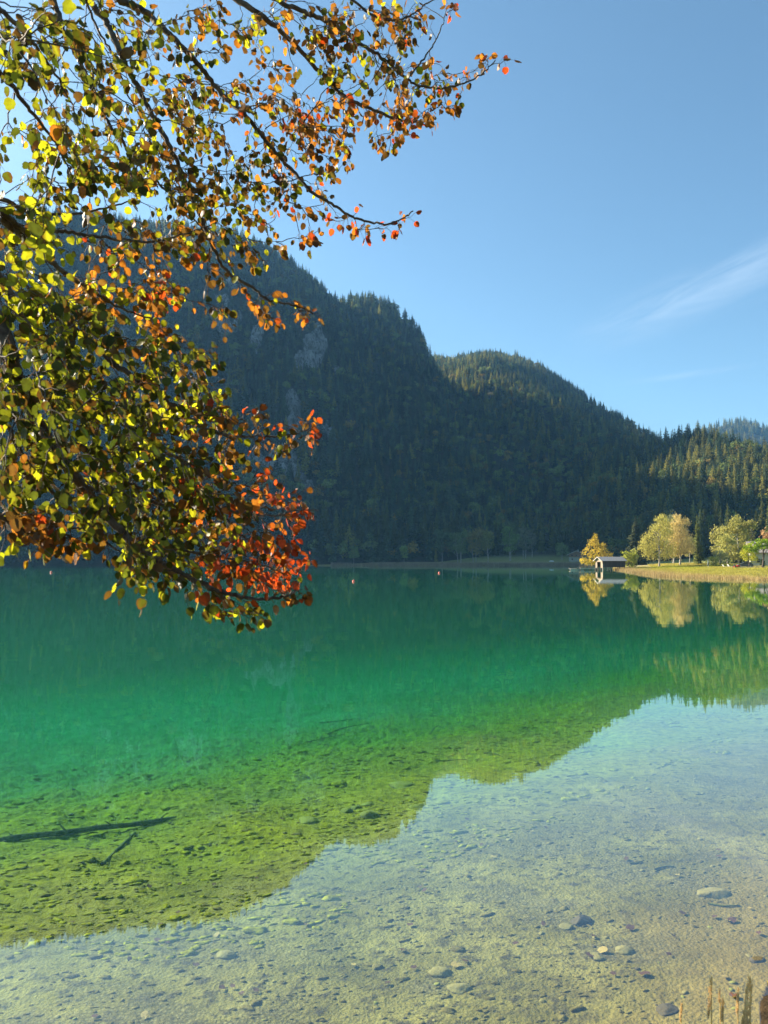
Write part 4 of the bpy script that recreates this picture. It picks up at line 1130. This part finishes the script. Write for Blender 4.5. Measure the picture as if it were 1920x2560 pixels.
def roof_slab(mb, x0, x1, half, z_eave, z_ridge, th, yc=0.0, side=1, over=0.0):
    """one pitched slab running along x, on side +-y of the ridge"""
    sl = (z_ridge - z_eave) / half
    ye = yc + side * (half + over); ze = z_eave - sl * over
    pts = [(yc, z_ridge), (ye, ze), (ye, ze + th), (yc, z_ridge + th)]
    v0 = [mb.bm.verts.new((x0, p[0], p[1])) for p in pts]; v1 = [mb.bm.verts.new((x1, p[0], p[1])) for p in pts]
    mb.bm.faces.new(v0); mb.bm.faces.new(v1[::-1])
    for i in range(4):
        j = (i + 1) % 4
        mb.bm.faces.new((v0[j], v0[i], v1[i], v1[j]))
    return mb

# boathouse : long axis = local x, near corner at local (0,0); gable with the boat opening at x = 0
bx_, by_ = XY(1507, 218)
bh = empty('boathouse', (bx_, by_, 0), R_(11.6), label='dark wooden boathouse on stilts with a pale striped roof and lit gable', cat='boathouse')
Lb, Wb, zf, ze, zr = 6.9, 4.4, .95, 2.75, 3.75
w = MB(); w.box((Lb / 2, .04, (zf + ze) / 2), (Lb - .02, .08, ze - zf)); w.build('wall', M['dark_boards'], bh)
w = MB(); w.box((Lb / 2, Wb - .04, (zf + ze) / 2), (Lb - .02, .08, ze - zf)); w.build('wall', M['dark_boards'], bh)
w = MB()
for y0, y1, a, b in ((.09, 1.15, zf - .3, ze), (3.25, Wb - .09, zf - .3, ze), (1.15, 3.25, 2.35, ze)):
    w.box((-.05, (y0 + y1) / 2, (a + b) / 2), (.06, y1 - y0, b - a))
v = [w.bm.verts.new(q) for q in ((-.08, .05, ze + .004), (-.08, Wb - .05, ze + .004), (-.08, Wb / 2, zr - .03), (-.02, .05, ze + .004), (-.02, Wb - .05, ze + .004), (-.02, Wb / 2, zr - .03))]
for f in ((0, 1, 2), (5, 4, 3), (0, 3, 4, 1), (1, 4, 5, 2), (2, 5, 3, 0)): w.bm.faces.new([v[i] for i in f])
o = w.build('wall', M['grey_boards'], bh); o['label'] = 'sunlit gable wall of weathered boards with an open boat doorway'
w = MB(); w.box((Lb + .02, Wb / 2, (zf + ze) / 2), (.06, Wb - .2, ze - zf)); w.build('wall', M['dark_boards'], bh)
w = MB(); roof_slab(w, -.55, Lb + .5, Wb / 2, ze, zr, .07, Wb / 2, -1, .38); w.build('roof', M['seam_roof'], bh)
w = MB(); roof_slab(w, -.55, Lb + .5, Wb / 2, ze, zr, .07, Wb / 2, 1, .38); w.build('roof', M['seam_roof'], bh)
w = MB()
for sd_ in (-1, 1):
    w2 = roof_slab(w, -.63, -.555, Wb / 2, ze - .12, zr - .12, .22, Wb / 2, sd_, .40)
w.build('bargeboard', M['white_wood'], bh)
for y_ in (.06, 1.2, 3.2, Wb - .06):
    MB().box((-.05, y_, .45 if y_ in (.06, Wb - .06) else 1.1), (.14, .14, 2.9 if y_ in (.06, Wb - .06) else 2.6)).build('post', M['white_wood'] if y_ < 1 else M['post_wood'], bh)
for k in range(5):
    x_ = .9 + k * 1.45
    for y_ in (.12, Wb - .12): MB().cyl((x_, y_, -1.2), (x_, y_, zf), .09, .085, 8).build('stilt', M['post_wood'], bh)
MB().box((Lb / 2, .0, zf - .06), (Lb, .12, .12)).build('sill_beam', M['post_wood'], bh)
# jetty left of the boathouse
jt = empty('jetty', (bx_ - 1.1, by_ + 2.4, 0), R_(4), label='small wooden jetty with railings left of the boathouse', cat='jetty')
w = MB()
for k in range(26): w.box((-.12 - k * .19, 0, .62), (.17, 1.5, .05))
w.build('deck', M['deck_boards'], jt)
MB().box((-2.5, -.72, .50), (5.1, .08, .16)).build('edge_beam', M['white_wood'], jt)
for k in range(4):
    for y_ in (-.66, .66): MB().cyl((-.4 - k * 1.5, y_, -1.3), (-.4 - k * 1.5, y_, .6 if k < 1 else 1.55), .06, n=8).build('post', M['post_wood'], jt)
for z_ in (1.05, 1.48): MB().cyl((-.4, .66, z_), (-4.95, .66, z_), .035, n=6).build('rail', M['deck_boards'], jt)
# bathing raft beyond the jetty end
rf = empty('swim_raft', (bx_ - 7.6, by_ + 3.4, 0), R_(4), label='pale low landing stage at the water, leftmost of the boathouse woodwork', cat='landing stage')
w = MB()
for k in range(12): w.box((-1.0 + k * .18, 0, .40), (.16, 1.6, .05))
w.build('deck', M['white_wood'], rf)
MB().box((0, -.78, .22), (2.2, .08, .28)).build('edge_beam', M['white_wood'], rf)
for a_ in (-.95, .95):
    for y_ in (-.7, .7): MB().cyl((a_, y_, -1.2), (a_, y_, .72), .06, n=8).build('post', M['post_wood'], rf)

# farmhouse on the far meadow
fx, fy = XY(1441, 440)
fz = gz1(fx, fy)
fh = empty('farmhouse', (fx, fy, fz), R_(-12), label='wooden farmhouse with a wide low gable and three dark windows on the far meadow', cat='house')
W2, D2, e2, r2 = 7.8, 9.0, 4.3, 6.1
w = MB(); w.box((0, D2 / 2, 1.2), (W2 + .1, D2 + .1, 2.6)); o = w.build('ground_floor_wall', M['plaster'], fh)
w = MB(); w.box((0, D2 / 2, 3.4), (W2, D2, 1.8)); w.prism([(-W2 / 2, 4.303), (W2 / 2, 4.303), (0, r2 - .05)], .003, D2 - .003); w.build('upper_wall', M['chalet_wood'], fh)
for sd_ in (-1, 1):
    w = MB()
    pts = [(0, r2), (sd_ * (W2 / 2 + 1.5), e2 - .65), (sd_ * (W2 / 2 + 1.5), e2 - .47), (0, r2 + .2)]
    w.prism(pts, -1.5, D2 + .6); w.build('roof', M['shingle_roof'], fh)
w = MB()
for sd_ in (-1, 1):
    w.prism([(0, r2 - .1), (sd_ * (W2 / 2 + 1.55), e2 - .78), (sd_ * (W2 / 2 + 1.55), e2 - .44), (0, r2 + .24)], -1.58, -1.503)
w.build('bargeboard', M['white_wood'], fh)
for xx in (-2.4, 0, 2.4):
    f_ = MB().box((xx, -.03, 3.35), (1.1 if xx else .8, .08, 1.0)).build('window', M['post_wood'], fh)
    MB().box((xx, -.08, 3.35), (.9 if xx else .62, .03, .82)).build('pane', M['glass_dark'], f_)
for xx in (-2.3, 1.9):
    f_ = MB().box((xx, -.08, 1.35), (1.0, .06, 1.1)).build('window', M['white_wood'], fh)
    MB().box((xx, -.12, 1.35), (.8, .03, .9)).build('pane', M['glass_dark'], f_)
w = MB(); w.box((0, -.55, 2.62), (W2 + .6, 1.0, .12)); w.box((0, -1.02, 3.05), (W2 + .6, .05, .5)); w.build('balcony', M['chalet_wood'], fh)
MB().box((1.2, D2 * .6, 6.3), (.6, .6, 1.3)).build('chimney', M['plaster'], fh)

# house at the right edge
hx, hy = XY(1876, 212)
hz0 = gz1(hx, hy)
hs = empty('house', (hx, hy, hz0), R_(-23), label='pale house with a grey tiled roof behind the apple tree at the right edge', cat='house')
L3, D3, e3, r3 = 16.0, 8.0, 4.2, 6.9
w = MB(); w.box((L3 / 2, D3 / 2, e3 / 2 - .2), (L3, D3, e3 + .4))
vv = [w.bm.verts.new(q) for q in ((.003, .003, e3 + .003), (.003, D3 - .003, e3 + .003), (.003, D3 / 2, r3 - .06), (L3 - .003, .003, e3 + .003), (L3 - .003, D3 - .003, e3 + .003), (L3 - .003, D3 / 2, r3 - .06))]
for f in ((0, 1, 2), (5, 4, 3), (0, 3, 4, 1), (1, 4, 5, 2), (2, 5, 3, 0)): w.bm.faces.new([vv[i] for i in f])
w.build('wall', M['plaster'], hs)
for sd_ in (-1, 1):
    w = MB(); roof_slab(w, -.7, L3 + .7, D3 / 2, e3, r3, .18, D3 / 2, sd_, .7); w.build('roof', M['tile_roof'], hs)
w = MB()
for sd_ in (-1, 1): roof_slab(w, -.80, -.705, D3 / 2, e3 - .1, r3 - .1, .34, D3 / 2, sd_, .72)
w.build('bargeboard', M['white_wood'], hs)
for xx in (2.0, 5.0, 9.0, 12.5):
    f_ = MB().box((xx, -.02, 1.7), (1.2, .1, 1.3)).build('window', M['white_wood'], hs)
    MB().box((xx, -.08, 1.7), (.95, .03, 1.05)).build('pane', M['glass_dark'], f_)
MB().box((4, D3 * .62, 7.0), (.7, .7, 1.5)).build('chimney', M['plaster'], hs)
tx, ty = XY(1866, 196)
wl_ = MB()
for k in range(9): wl_.box((k * 1.32, 0, .16), (1.3, .3, .5), bev=.03)
tw = wl_.build('terrace_wall', M['white_wood']); tw.location = (tx - 2.6, ty, gz1(tx, ty)); tw.rotation_euler.z = R_(-4)
tag(tw, 'low white terrace edging wall below the house and the parked car', 'wall')

# ------------------------------------------------------------------ things on the lawn
def paint(name, c, rough=.35, coat=0.5):
    t = NT(name)
    b = t.node('ShaderNodeBsdfPrincipled', {'Base Color': (*c, 1), 'Roughness': rough, 'Coat Weight': coat})
    return t.done(b.outputs[0])
M['car_paint'] = paint('dark_car_paint', (0.035, 0.05, 0.075))
M['rubber'] = paint('rubber', (0.02, 0.02, 0.02), .8, 0)
M['rim'] = paint('rim_metal', (0.5, 0.5, 0.5), .3, 0)
M['red_paint'] = paint('red_paint', (0.45, 0.03, 0.02))
M['orange_float'] = paint('orange_float', (0.85, 0.10, 0.03), .45, .2)
M['white_float'] = paint('white_float', (0.8, 0.8, 0.78), .5, .1)
M['lamp_glass'] = paint('lamp_glass', (0.7, 0.7, 0.65), .1, .5)
M['canvas'] = mat_simple('white_canvas', (0.68, 0.68, 0.66), (0.8, 0.8, 0.78), 3.0)
cx_, cy2 = XY(1862, 203)
car = empty('parked_car', (cx_, cy2, gz1(cx_, cy2) - .02), R_(168), label='small dark blue car parked beside the house under the trees', cat='car')
w = MB()
prof = [(-1.85, .32), (1.8, .32), (1.88, .62), (1.75, .86), (.95, .98), (-1.80, .96), (-1.90, .7)]
w.prism(prof, -.8, .8)
w.build('body', M['car_paint'], car)
w = MB(); w.prism([(-1.70, .963), (.92, .983), (.30, 1.42), (-1.35, 1.46)], -.70, .70); cab = w.build('cabin', M['car_paint'], car)
for sy in (-1, 1):
    MB().prism([(-1.45, 1.02), (-.45, 1.02), (-.45, 1.37), (-1.25, 1.38)], sy * .703, sy * .715).build('side_window', M['glass_dark'], cab)
    MB().prism([(-.35, 1.02), (.72, 1.02), (.25, 1.35), (-.35, 1.37)], sy * .703, sy * .715).build('side_window', M['glass_dark'], cab)
MB().box((.66, 0, 1.2), (.02, 1.2, .5), ry=R_(-54)).build('windscreen', M['glass_dark'], cab)
for xx in (-1.2, 1.2):
    for yy_ in (-.74, .74):
        wh = empty('wheel', (0, 0, 0)); wh.parent = car
        MB().cyl((xx, yy_ - .1, .32), (xx, yy_ + .1, .32), .32, n=20).build('tyre', M['rubber'], wh)
        MB().cyl((xx, yy_ - .11, .32), (xx, yy_ + .11, .32), .19, n=16).build('rim', M['rim'], wh)
for yy_ in (-.6, .6): MB().ball((1.83, yy_, .68), .12, .5, 1, .7, 2).build('headlight', M['lamp_glass'], car)
mx, my = XY(1841, 196)
mw = empty('lawn_tractor', (mx, my, gz1(mx, my)), R_(10), label='little red lawn tractor standing left of the dark car', cat='lawn tractor')
MB().box((.45, 0, .62), (.9, .6, .45), bev=.08).build('bonnet', M['red_paint'], mw)
MB().box((-.25, 0, .38), (1.0, .8, .18), bev=.03).build('chassis', M['red_paint'], mw)
w = MB(); w.box((-.45, 0, .62), (.45, .5, .12), bev=.03); w.box((-.68, 0, .88), (.10, .5, .5), bev=.03); w.build('seat', M['rubber'], mw)
w = MB(); w.cyl((.0, 0, .7), (-.12, 0, 1.0), .025); w.cyl((-.12, -.18, 1.0), (-.12, .18, 1.0), .02); w.build('steering_wheel', M['rubber'], mw)
for xx, r_ in ((-.5, .30), (.6, .2)):
    for yy_ in (-.42, .42): MB().cyl((xx, yy_ - .09, r_), (xx, yy_ + .09, r_), r_, n=16).build('wheel', M['rubber'], mw)
for px_, lab in ((1813, 'white garden lounger on the lawn, left of the pair'), (1826, 'white garden lounger on the lawn, right of the pair')):
    lx, ly = XY(px_, 204)
    lg = empty('garden_lounger', (lx, ly, gz1(lx, ly)), R_(15), label=lab, cat='lounger', group='white garden loungers on the lawn')
    MB().box((.15, 0, .36), (1.25, .6, .07), bev=.02).build('seat', M['canvas'], lg)
    MB().box((-.68, 0, .60), (.62, .6, .07), ry=R_(52), bev=.02).build('backrest', M['canvas'], lg)
    for a_ in (-.4, .65):
        for b_ in (-.25, .25): MB().cyl((a_, b_, 0), (a_, b_, .34), .025, n=6).build('leg', M['rim'], lg)
px_, py_ = XY(1770, 205)
bt = empty('parasol', (px_, py_, gz1(px_, py_)), 0, label='closed blue grey parasol by the dark bush at the edge of the lawn', cat='parasol')
MB().cyl((0, 0, 0), (0, 0, 2.3), .03).build('pole', M['rim'], bt)
MB().cyl((0, 0, .75), (0, 0, 2.2), .22, .05, 12).build('canopy', paint('blue_canvas', (0.12, 0.17, 0.22), .8, 0), bt, True)
MB().box((0, 0, .05), (.6, .6, .1), bev=.02).build('base', M['plaster'], bt)
# white boat lying on the far meadow
ux, uy = XY(1379, 446)
ub = MB()
ub.ball((0, 0, .1), 1.0, 1.6, .65, .5, 3)
for v_ in list(ub.bm.verts):
    if v_.co.z < 0: v_.co.z = 0
    v_.co.y *= 1 - .5 * max(0, v_.co.x) / 1.6
o = ub.build('upturned_boat', M['white_float'], None, True); o.location = (ux, uy, gz1(ux, uy)); o.rotation_euler.z = .2
tag(o, 'white boat lying upside down on the far meadow left of the farmhouse', 'boat')
# buoys
def buoy(px_, py_, s, lab, rz=0):
    x_, z_ = ray(px_, py_); d = -EYE / z_
    b = empty('buoy', (x_ * d, d, 0), rz, label=lab, cat='buoy', group='mooring buoys on the lake')
    b.scale = (s, s, s)
    MB().ball((0, 0, .14), .42, 1, 1, .95, 3).build('float', M['orange_float'], b, True)
    MB().cyl((0, 0, -.16), (0, 0, .02), .435, .43, 20).build('band', M['white_float'], b, True)
    w = MB(); w.cyl((0, 0, .5), (0, 0, .66), .05, n=8); w.ball((0, 0, .7), .09, n=2); w.build('ring', M['white_float'], b)
buoy(128, 1432, .6, 'red and white buoy farthest left on the lake, under the green leaves')
buoy(884, 1454, .4, 'small pale orange buoy, nearest of the three, left of the middle red one')
buoy(1098, 1433, .55, 'bright red buoy on the open water before the far meadow')

# ------------------------------------------------------------------ on the lake bed
def bed_hit(px, py):
    x_, z_ = ray(px, py)
    d = np.geomspace(3, 60, 700)
    z = EYE + z_ * d
    gz_ = ground_z(x_ * d, d)
    k = int(np.argmax(z < gz_))
    return Vector((x_ * d[k], d[k], float(gz_[k])))
t = NT('algae_coated_wood'); o = t.obj()
M['sunk_wood'] = t.done(t.bsdf(t.mixc(t.rng(t.noise(9, 5, .6, o), .4, .6), (.045, .05, .010), (.15, .16, .02)), .9, t.bump(t.noise(30, 4, .6, o), .8, .01)))
def sunk_log(name, pxs, r0, r1, label, cat, lift=.05, seg=10, group=None, stubs=0):
    P = [bed_hit(*q) for q in pxs]
    if len(P) == 2: P = [P[0].lerp(P[1], f) + Vector((0, .03 * math.sin(f * 5), 0)) for f in (0, .25, .5, .75, 1)]
    base = P[0].copy()
    S = smooth_path([p_ - base + Vector((0, 0, lift)) for p_ in P], 8)
    S[:, 2] = np.linspace(S[0, 2], S[-1, 2], len(S)) + .12 * r0 * np.sin(np.arange(len(S)) * .7)
    paths = [(S, np.linspace(r0, r1, len(S)) * (1 + .05 * np.random.default_rng(3).normal(size=len(S))))]
    for k in range(stubs):
        i = int((k + .5) / stubs * (len(S) - 2)) + 1
        e = S[i] + np.array([random.uniform(-.1, .1), random.uniform(-.16, .16), random.uniform(.05, .12)])
        paths.append((np.array([S[i], (S[i] + e) / 2, e]), np.array([r1 * .5, r1 * .35, r1 * .15])))
    V, Fc = tube_np(paths, seg)
    o = np_obj(name, V, Fc, M['sunk_wood'], smooth=True); o.location = base
    return tag(o, label, cat, group)
sunk_log('sunken_log', [(-180, 2120), (470, 2036)], .042, .026, 'long straight sunken log lying on the algae green bed at the left', 'log', -.03, 12, stubs=5)
sunk_log('sunken_branch', [(256, 2166), (340, 2083)], .024, .015, 'short forked sunken branch just below the long log', 'branch', .012, 8, stubs=3)
gB = random.Random(4)
for k, (a, b, c, lab) in enumerate([((820, 1838), (860, 1828), (930, 1808), 'thin sunken branch crossing the pale turquoise patch'), ((735, 1868), (800, 1850), (862, 1838), 'sunken stick on the near side of the turquoise patch'),
        ((800, 1812), (850, 1806), (900, 1800), 'short sunken stick at the far edge of the turquoise patch'), ((1075, 1838), (1092, 1826), (1112, 1822), 'hooked sunken twig right of the turquoise patch'),
        ((1210, 1884), (1232, 1886), (1256, 1894), 'small sunken twig near the reflected skyline'), ((1090, 1905), (1130, 1902), (1168, 1900), 'sunken twig on the green bed below the hooked twig'),
        ((345, 1795), (370, 1792), (395, 1794), 'dark sunken stick alone on the emerald bed at the left'), ((1000, 1940), (1040, 1942), (1074, 1944), 'dark stick on the olive bed near the flat slab'),
        ((1638, 2176), (1662, 2170), (1686, 2171), 'curved brown twig on the pale shallows at the right'), ((1770, 2262), (1812, 2268), (1850, 2266), 'long thin twig below the big stone in the shallows'),
        ((1575, 2162), (1592, 2160), (1606, 2156), 'short twig on the pale shallows left of the curved brown twig')]):
    sunk_log('sunken_twig', [a, b, c], .016 if a[1] < 1950 else .009, .006, lab, 'twig', .008, 6)
def rock_mesh(seed, sx, sy, sz, mat, sub=3):
    bm = bmesh.new(); bmesh.ops.create_icosphere(bm, subdivisions=sub, radius=1)
    g = np.random.default_rng(seed)
    A = g.normal(size=(7, 3)); A /= np.linalg.norm(A, axis=1, keepdims=True); D = g.uniform(.62, .9, 7)
    for v in bm.verts:
        p_ = np.array(v.co)
        for a_, d_ in zip(A, D):
            q = p_ @ a_
            if q > d_: p_ = p_ - a_ * (q - d_) * .85
        f = 1 + .12 * (vnoise(np.array([p_[0] * 3 + seed]), np.array([p_[1] * 3 + p_[2] * 2]))[0] - .5)
        v.co = (p_[0] * sx * f, p_[1] * sy * f, p_[2] * sz * f)
    me = bpy.data.meshes.new('stone'); bm.to_mesh(me); bm.free()
    for p_ in me.polygons: p_.use_smooth = True
    me.materials.append(mat)
    return me
def mat_stone(name, top, side, alg):
    t = NT(name); o = t.pos()
    n = t.noise(12, 6, .65, o)
    c = t.mixc(t.rng(n, .35, .65), side, top)
    nz_ = t.node('ShaderNodeSeparateXYZ', {0: t.node('ShaderNodeNewGeometry').outputs['Normal']}).outputs[2]
    c = t.mixc(t.math('MULTIPLY', t.rng(nz_, .2, .8), .7), c, alg)
    return t.done(t.bsdf(c, .9, t.bump(t.noise(40, 4, .6, o), .7, .01)))
M['stone_green'] = mat_stone('algae_stone', (.16, .15, .06), (.06, .06, .03), (.27, .28, .03))
M['stone_tan'] = mat_stone('silty_stone', (.20, .17, .05), (.075, .065, .025), (.26, .235, .07))
M['stone_dark'] = mat_stone('dark_stone', (.06, .05, .03), (.03, .025, .018), (.11, .09, .04))
for k, (px_, py_, wpx, hr, mt, lab) in enumerate([
        (770, 2056, 62, .22, 'stone_green', 'flat oblong stone under yellow green algae, left of its two neighbours'), (926, 2042, 56, .36, 'stone_green', 'blocky algae covered stone near the edge of the reflected sky'),
        (868, 2030, 34, .4, 'stone_green', 'small lumpy stone left of the blocky algae covered stone'), (892, 2022, 30, .35, 'stone_green', 'small stone touching the blocky algae covered stone from behind'),
        (1005, 1966, 72, .14, 'stone_green', 'wide flat slab of pale yellow algae on the bed'), (920, 2013, 36, .2, 'stone_green', 'low flat stone behind the blocky one'), (1045, 2018, 50, .14, 'stone_green', 'low flat slab by the reflected skyline'),
        (1785, 2238, 88, .42, 'stone_tan', 'largest stone in the shallows at the right, humped with a dark front'), (1452, 2306, 58, .42, 'stone_dark', 'dark pointed stone in the shallows left of the largest stone'),
        (1415, 2322, 38, .3, 'stone_tan', 'small stone left of the dark pointed stone'), (1100, 2436, 60, .25, 'stone_tan', 'low dark shaded stone near the bottom of the photo'), (1150, 2476, 64, .22, 'stone_tan', 'flat tan stone below the low shaded one'),
        (1560, 2382, 52, .3, 'stone_tan', 'rounded stone in the olive shallows beside the pale gravel'), (1492, 2396, 46, .3, 'stone_tan', 'grey stone just left of the rounded one beside the gravel'),
        (566, 2392, 52, .28, 'stone_tan', 'bluish shaded stone in the reflected sky at the lower left'), (1893, 2405, 44, .3, 'stone_dark', 'dark brown stone at the right edge near the bank'),
        (1668, 2528, 60, .3, 'stone_dark', 'dark stone in the muddy shallows left of the grass stalks')]):
    P = bed_hit(px_, py_); s_ = wpx / F * P.y * .5
    o = link(bpy.data.objects.new('stone', rock_mesh(700 + k, s_, s_ * .75, min(s_ * 1.5 * hr, max(.02, -P.z - .03)), M[mt], 4)))
    o.location = P; o.rotation_euler.z = gB.uniform(-.5, .5)
    tag(o, lab, 'stone')
small = [rock_mesh(800 + k, 1, .75, .5, M[('stone_tan', 'stone_dark', 'stone_green', 'stone_tan')[k % 4]], 2) for k in range(8)]
for k in range(90):
    px_ = gB.uniform(0, 1920); py_ = gB.uniform(1900, 2556) if k > 30 else gB.uniform(2200, 2556)
    P = bed_hit(px_, py_)
    o = link(bpy.data.objects.new('small_stone', small[(k * 5) % 8]))
    s_ = gB.uniform(.010, .032) * (P.y / 6) ** .7
    o.scale = (s_, s_, s_); o.location = P + Vector((0, 0, 0.0)); o.rotation_euler = (gB.uniform(-.2, .2), gB.uniform(-.2, .2), gB.uniform(0, 6.28))
    tag(o, 'small nondescript stone among others scattered over the shallow lake bed', 'stone', 'small stones scattered over the lake bed')
# sunken leaves
M['dead_leaf'] = mat_simple('sodden_leaf', (0.06, 0.025, 0.012), (0.12, 0.05, 0.02), 30, .7)
M['dead_leaf_y'] = mat_simple('sodden_yellow_leaf', (0.30, 0.22, 0.05), (0.42, 0.34, 0.10), 30, .7)
def leaf_flat(mat, seed):
    g = random.Random(seed); n = 16
    V = [(0, 0, .06)] + [((1 - math.cos(2 * math.pi * k / n) + (.25 if k == 8 else 0)) - 1, math.sin(2 * math.pi * k / n) * .82, g.uniform(-.08, .22)) for k in range(n)]
    return np_mesh('fallen_leaf', V, [(0, 1 + k, 1 + (k + 1) % n) for k in range(n)], mat)
lm = [leaf_flat(M['dead_leaf'], 1), leaf_flat(M['dead_leaf'], 2), leaf_flat(M['dead_leaf_y'], 3)]
big_leaf = [(1610, 2444, 'dark red leaf sunk on the pale gravel', 0), (1479, 2398, 'thin dark red leaf left of the grey stones', 1), (1575, 2326, 'brown curled leaf in the middle of the right shallows', 1), (1830, 2308, 'dark red leaf cluster below the largest stone', 0), (1507, 2382, 'small yellow leaf on the bed beside the grey stone', 2), (1140, 2418, 'tiny bright yellow leaf floating low over the bed', 2)]
for px_, py_, lab, kk in big_leaf + [(gB.uniform(60, 1900), gB.uniform(2050, 2550), 'brownish sunken leaf, one of many strewn over the lake bed', gB.choice((0, 1, 1, 2))) for _ in range(60)]:
    P = bed_hit(px_, py_)
    o = link(bpy.data.objects.new('fallen_leaf', lm[kk])); s_ = gB.uniform(.018, .028) if 'one of' in lab else .035
    o.scale = (s_, s_, s_); o.location = P + Vector((0, 0, .018)); o.rotation_euler = (gB.uniform(-.3, .3), gB.uniform(-.3, .3), gB.uniform(0, 6.28))
    tag(o, lab, 'leaf', 'leaves strewn over the lake bed' if 'one of' in lab else None)
# tufts and clods of algae : stuff
gA = np.random.default_rng(21)
def clods(name, n, rlo, rhi, smin, smax, mat, label, sd_lo, sd_hi, cl=.45, seed=0, flat=.45):
    r = gA.uniform(rlo ** .9, rhi ** .9, n) ** (1 / .9); a = gA.uniform(-R_(29), R_(29), n)
    x, y = r * np.sin(a), r * np.cos(a)
    sd = lake_sd(x, y)
    ok = (sd > sd_lo) & (sd < sd_hi) & (fbm(x / 1.1, y / .6, 3, 140 + seed) > cl)
    x, y = x[ok], y[ok]; n = len(x); z = ground_z(x, y)
    bm = bmesh.new(); bmesh.ops.create_icosphere(bm, subdivisions=2, radius=1)
    B = np.array([v.co for v in bm.verts]); Fi = np.array([[v.index for v in f.verts] for f in bm.faces]); bm.free()
    s = gA.uniform(smin, smax, n) ** 1.0 * np.where(gA.random(n) < .08, 2.0, 1.0)
    rot = gA.uniform(-.5, .5, n)
    V = np.repeat(B[None], n, 0)
    V = V * (1 + .9 * (gA.random((n, len(B), 1)) - .5))
    V = V * np.stack([s * gA.uniform(.8, 2.0, n), s * gA.uniform(.5, 1.0, n), s * flat * gA.uniform(.6, 1.3, n)], -1)[:, None, :]
    c, q = np.cos(rot)[:, None], np.sin(rot)[:, None]
    V = np.stack([V[..., 0] * c - V[..., 1] * q + x[:, None], V[..., 0] * q + V[..., 1] * c + y[:, None], V[..., 2] + z[:, None] + s[:, None] * .08], -1)
    Fc = (Fi[None] + (np.arange(n) * len(B))[:, None, None]).reshape(-1, 3)
    o = np_obj(name, V.reshape(-1, 3), Fc, mat)
    return tag(o, label, 'algae' if 'algae' in name else 'gravel', kind='stuff')
t = NT('algae_clods'); p = t.pos()
M['clod'] = t.done(t.bsdf(t.mixc(t.rng(t.noise(14, 4, .6, p), .35, .65), (.13, .125, .006), (.32, .31, .010)), .95, t.bump(t.noise(60, 3, .6, p), .8, .01), .1))
t = NT('silt_clods'); p = t.pos()
M['clod_silt'] = t.done(t.bsdf(t.mixc(t.rng(t.noise(14, 4, .6, p), .35, .65), (.09, .075, .02), (.20, .17, .045)), .95, t.bump(t.noise(60, 3, .6, p), .8, .01), .1))
clods('algae_clumps', 6500, 5.5, 17, .008, .032, M['clod'], 'clumps of algae covering the green lake bed', 3.0, 13, .46, 1, .38)
clods('bed_litter', 4200, 4.2, 11, .004, .017, M['clod_silt'], 'gravel and bits of debris lying on the olive lake bed', .3, 7, .40, 2)

# ------------------------------------------------------------------ dry grass heads on the near bank
M['straw'] = mat_foliage('straw', trans=.55, inst=False, scale=20, vary=.2)
for k, (px_, py_, d, hl, th, lab) in enumerate([
        (1778, 2447, 1.75, .085, .0024, 'tall pale straw coloured grass head, left of the two tallest'), (1876, 2447, 1.55, .10, .0040, 'thickest brownish grass head at the right edge'),
        (1704, 2512, 1.85, .04, .0016, 'shortest pale grass head, leftmost of the stalks'), (1800, 2476, 1.9, .03, .0013, 'thin wispy grass stalk just right of the tall pale head'),
        (1808, 2498, 1.8, .05, .0018, 'branched thin grass stalk between the two tallest heads'), (1846, 2476, 1.9, .06, .0016, 'thin pale grass stalk left of the thickest head'),
        (1868, 2470, 1.85, .06, .0018, 'slender bent grass head close beside the thickest one'), (1860, 2530, 1.7, .05, .0022, 'low broad straw tuft at the foot of the thickest head')]):
    top = PT(px_, py_, d)
    bx2 = top.x - .05 - .02 * (k % 3); by2 = d - .04
    zb = gz1(bx2, by2)
    st = empty('grass_stalk', (bx2, by2, zb), 0, label=lab, cat='grass stalk', group='dry grass stalks on the near bank')
    tp_ = np.array(top) - np.array((bx2, by2, zb))
    f = np.linspace(0, 1, 9)[:, None]
    S = f * tp_ + np.array([[.02 * math.sin(3 * q), 0, 0] for q in f[:, 0]]) * (1 - f)
    V, Fc = tube_np([(S, np.linspace(.0022, .0011, 9))], 6)
    np_obj('stem', V, Fc, M['straw'], st, smooth=True, attrs={'tint': np.tile([.80, .62, .30], (len(V), 1))})
    gq = np.random.default_rng(k); Vs, Fs = [], []
    for m in range(int(60 * hl / .05)):
        u = gq.random(); c = tp_ - np.array([.1 * hl * u, 0, hl * u]); rr_ = th * math.sin(math.pi * min(1, .12 + u * .88)) ** .6
        a = gq.uniform(0, 6.28); b = c + np.array([math.cos(a) * rr_, math.sin(a) * rr_, 0])
        e = b + np.array([math.cos(a) * .003, math.sin(a) * .003, .009]); sdv = np.array([-math.sin(a), math.cos(a), 0]) * .0016
        i = len(Vs); Vs += [b - sdv, b + sdv, e]; Fs.append((i, i + 1, i + 2))
        Vs += [b, c, e]; Fs.append((i + 3, i + 4, i + 5))
    np_obj('seed_head', np.array(Vs), np.array(Fs), M['straw'], st, attrs={'tint': np.tile([.85, .66, .38], (len(Vs), 1))})
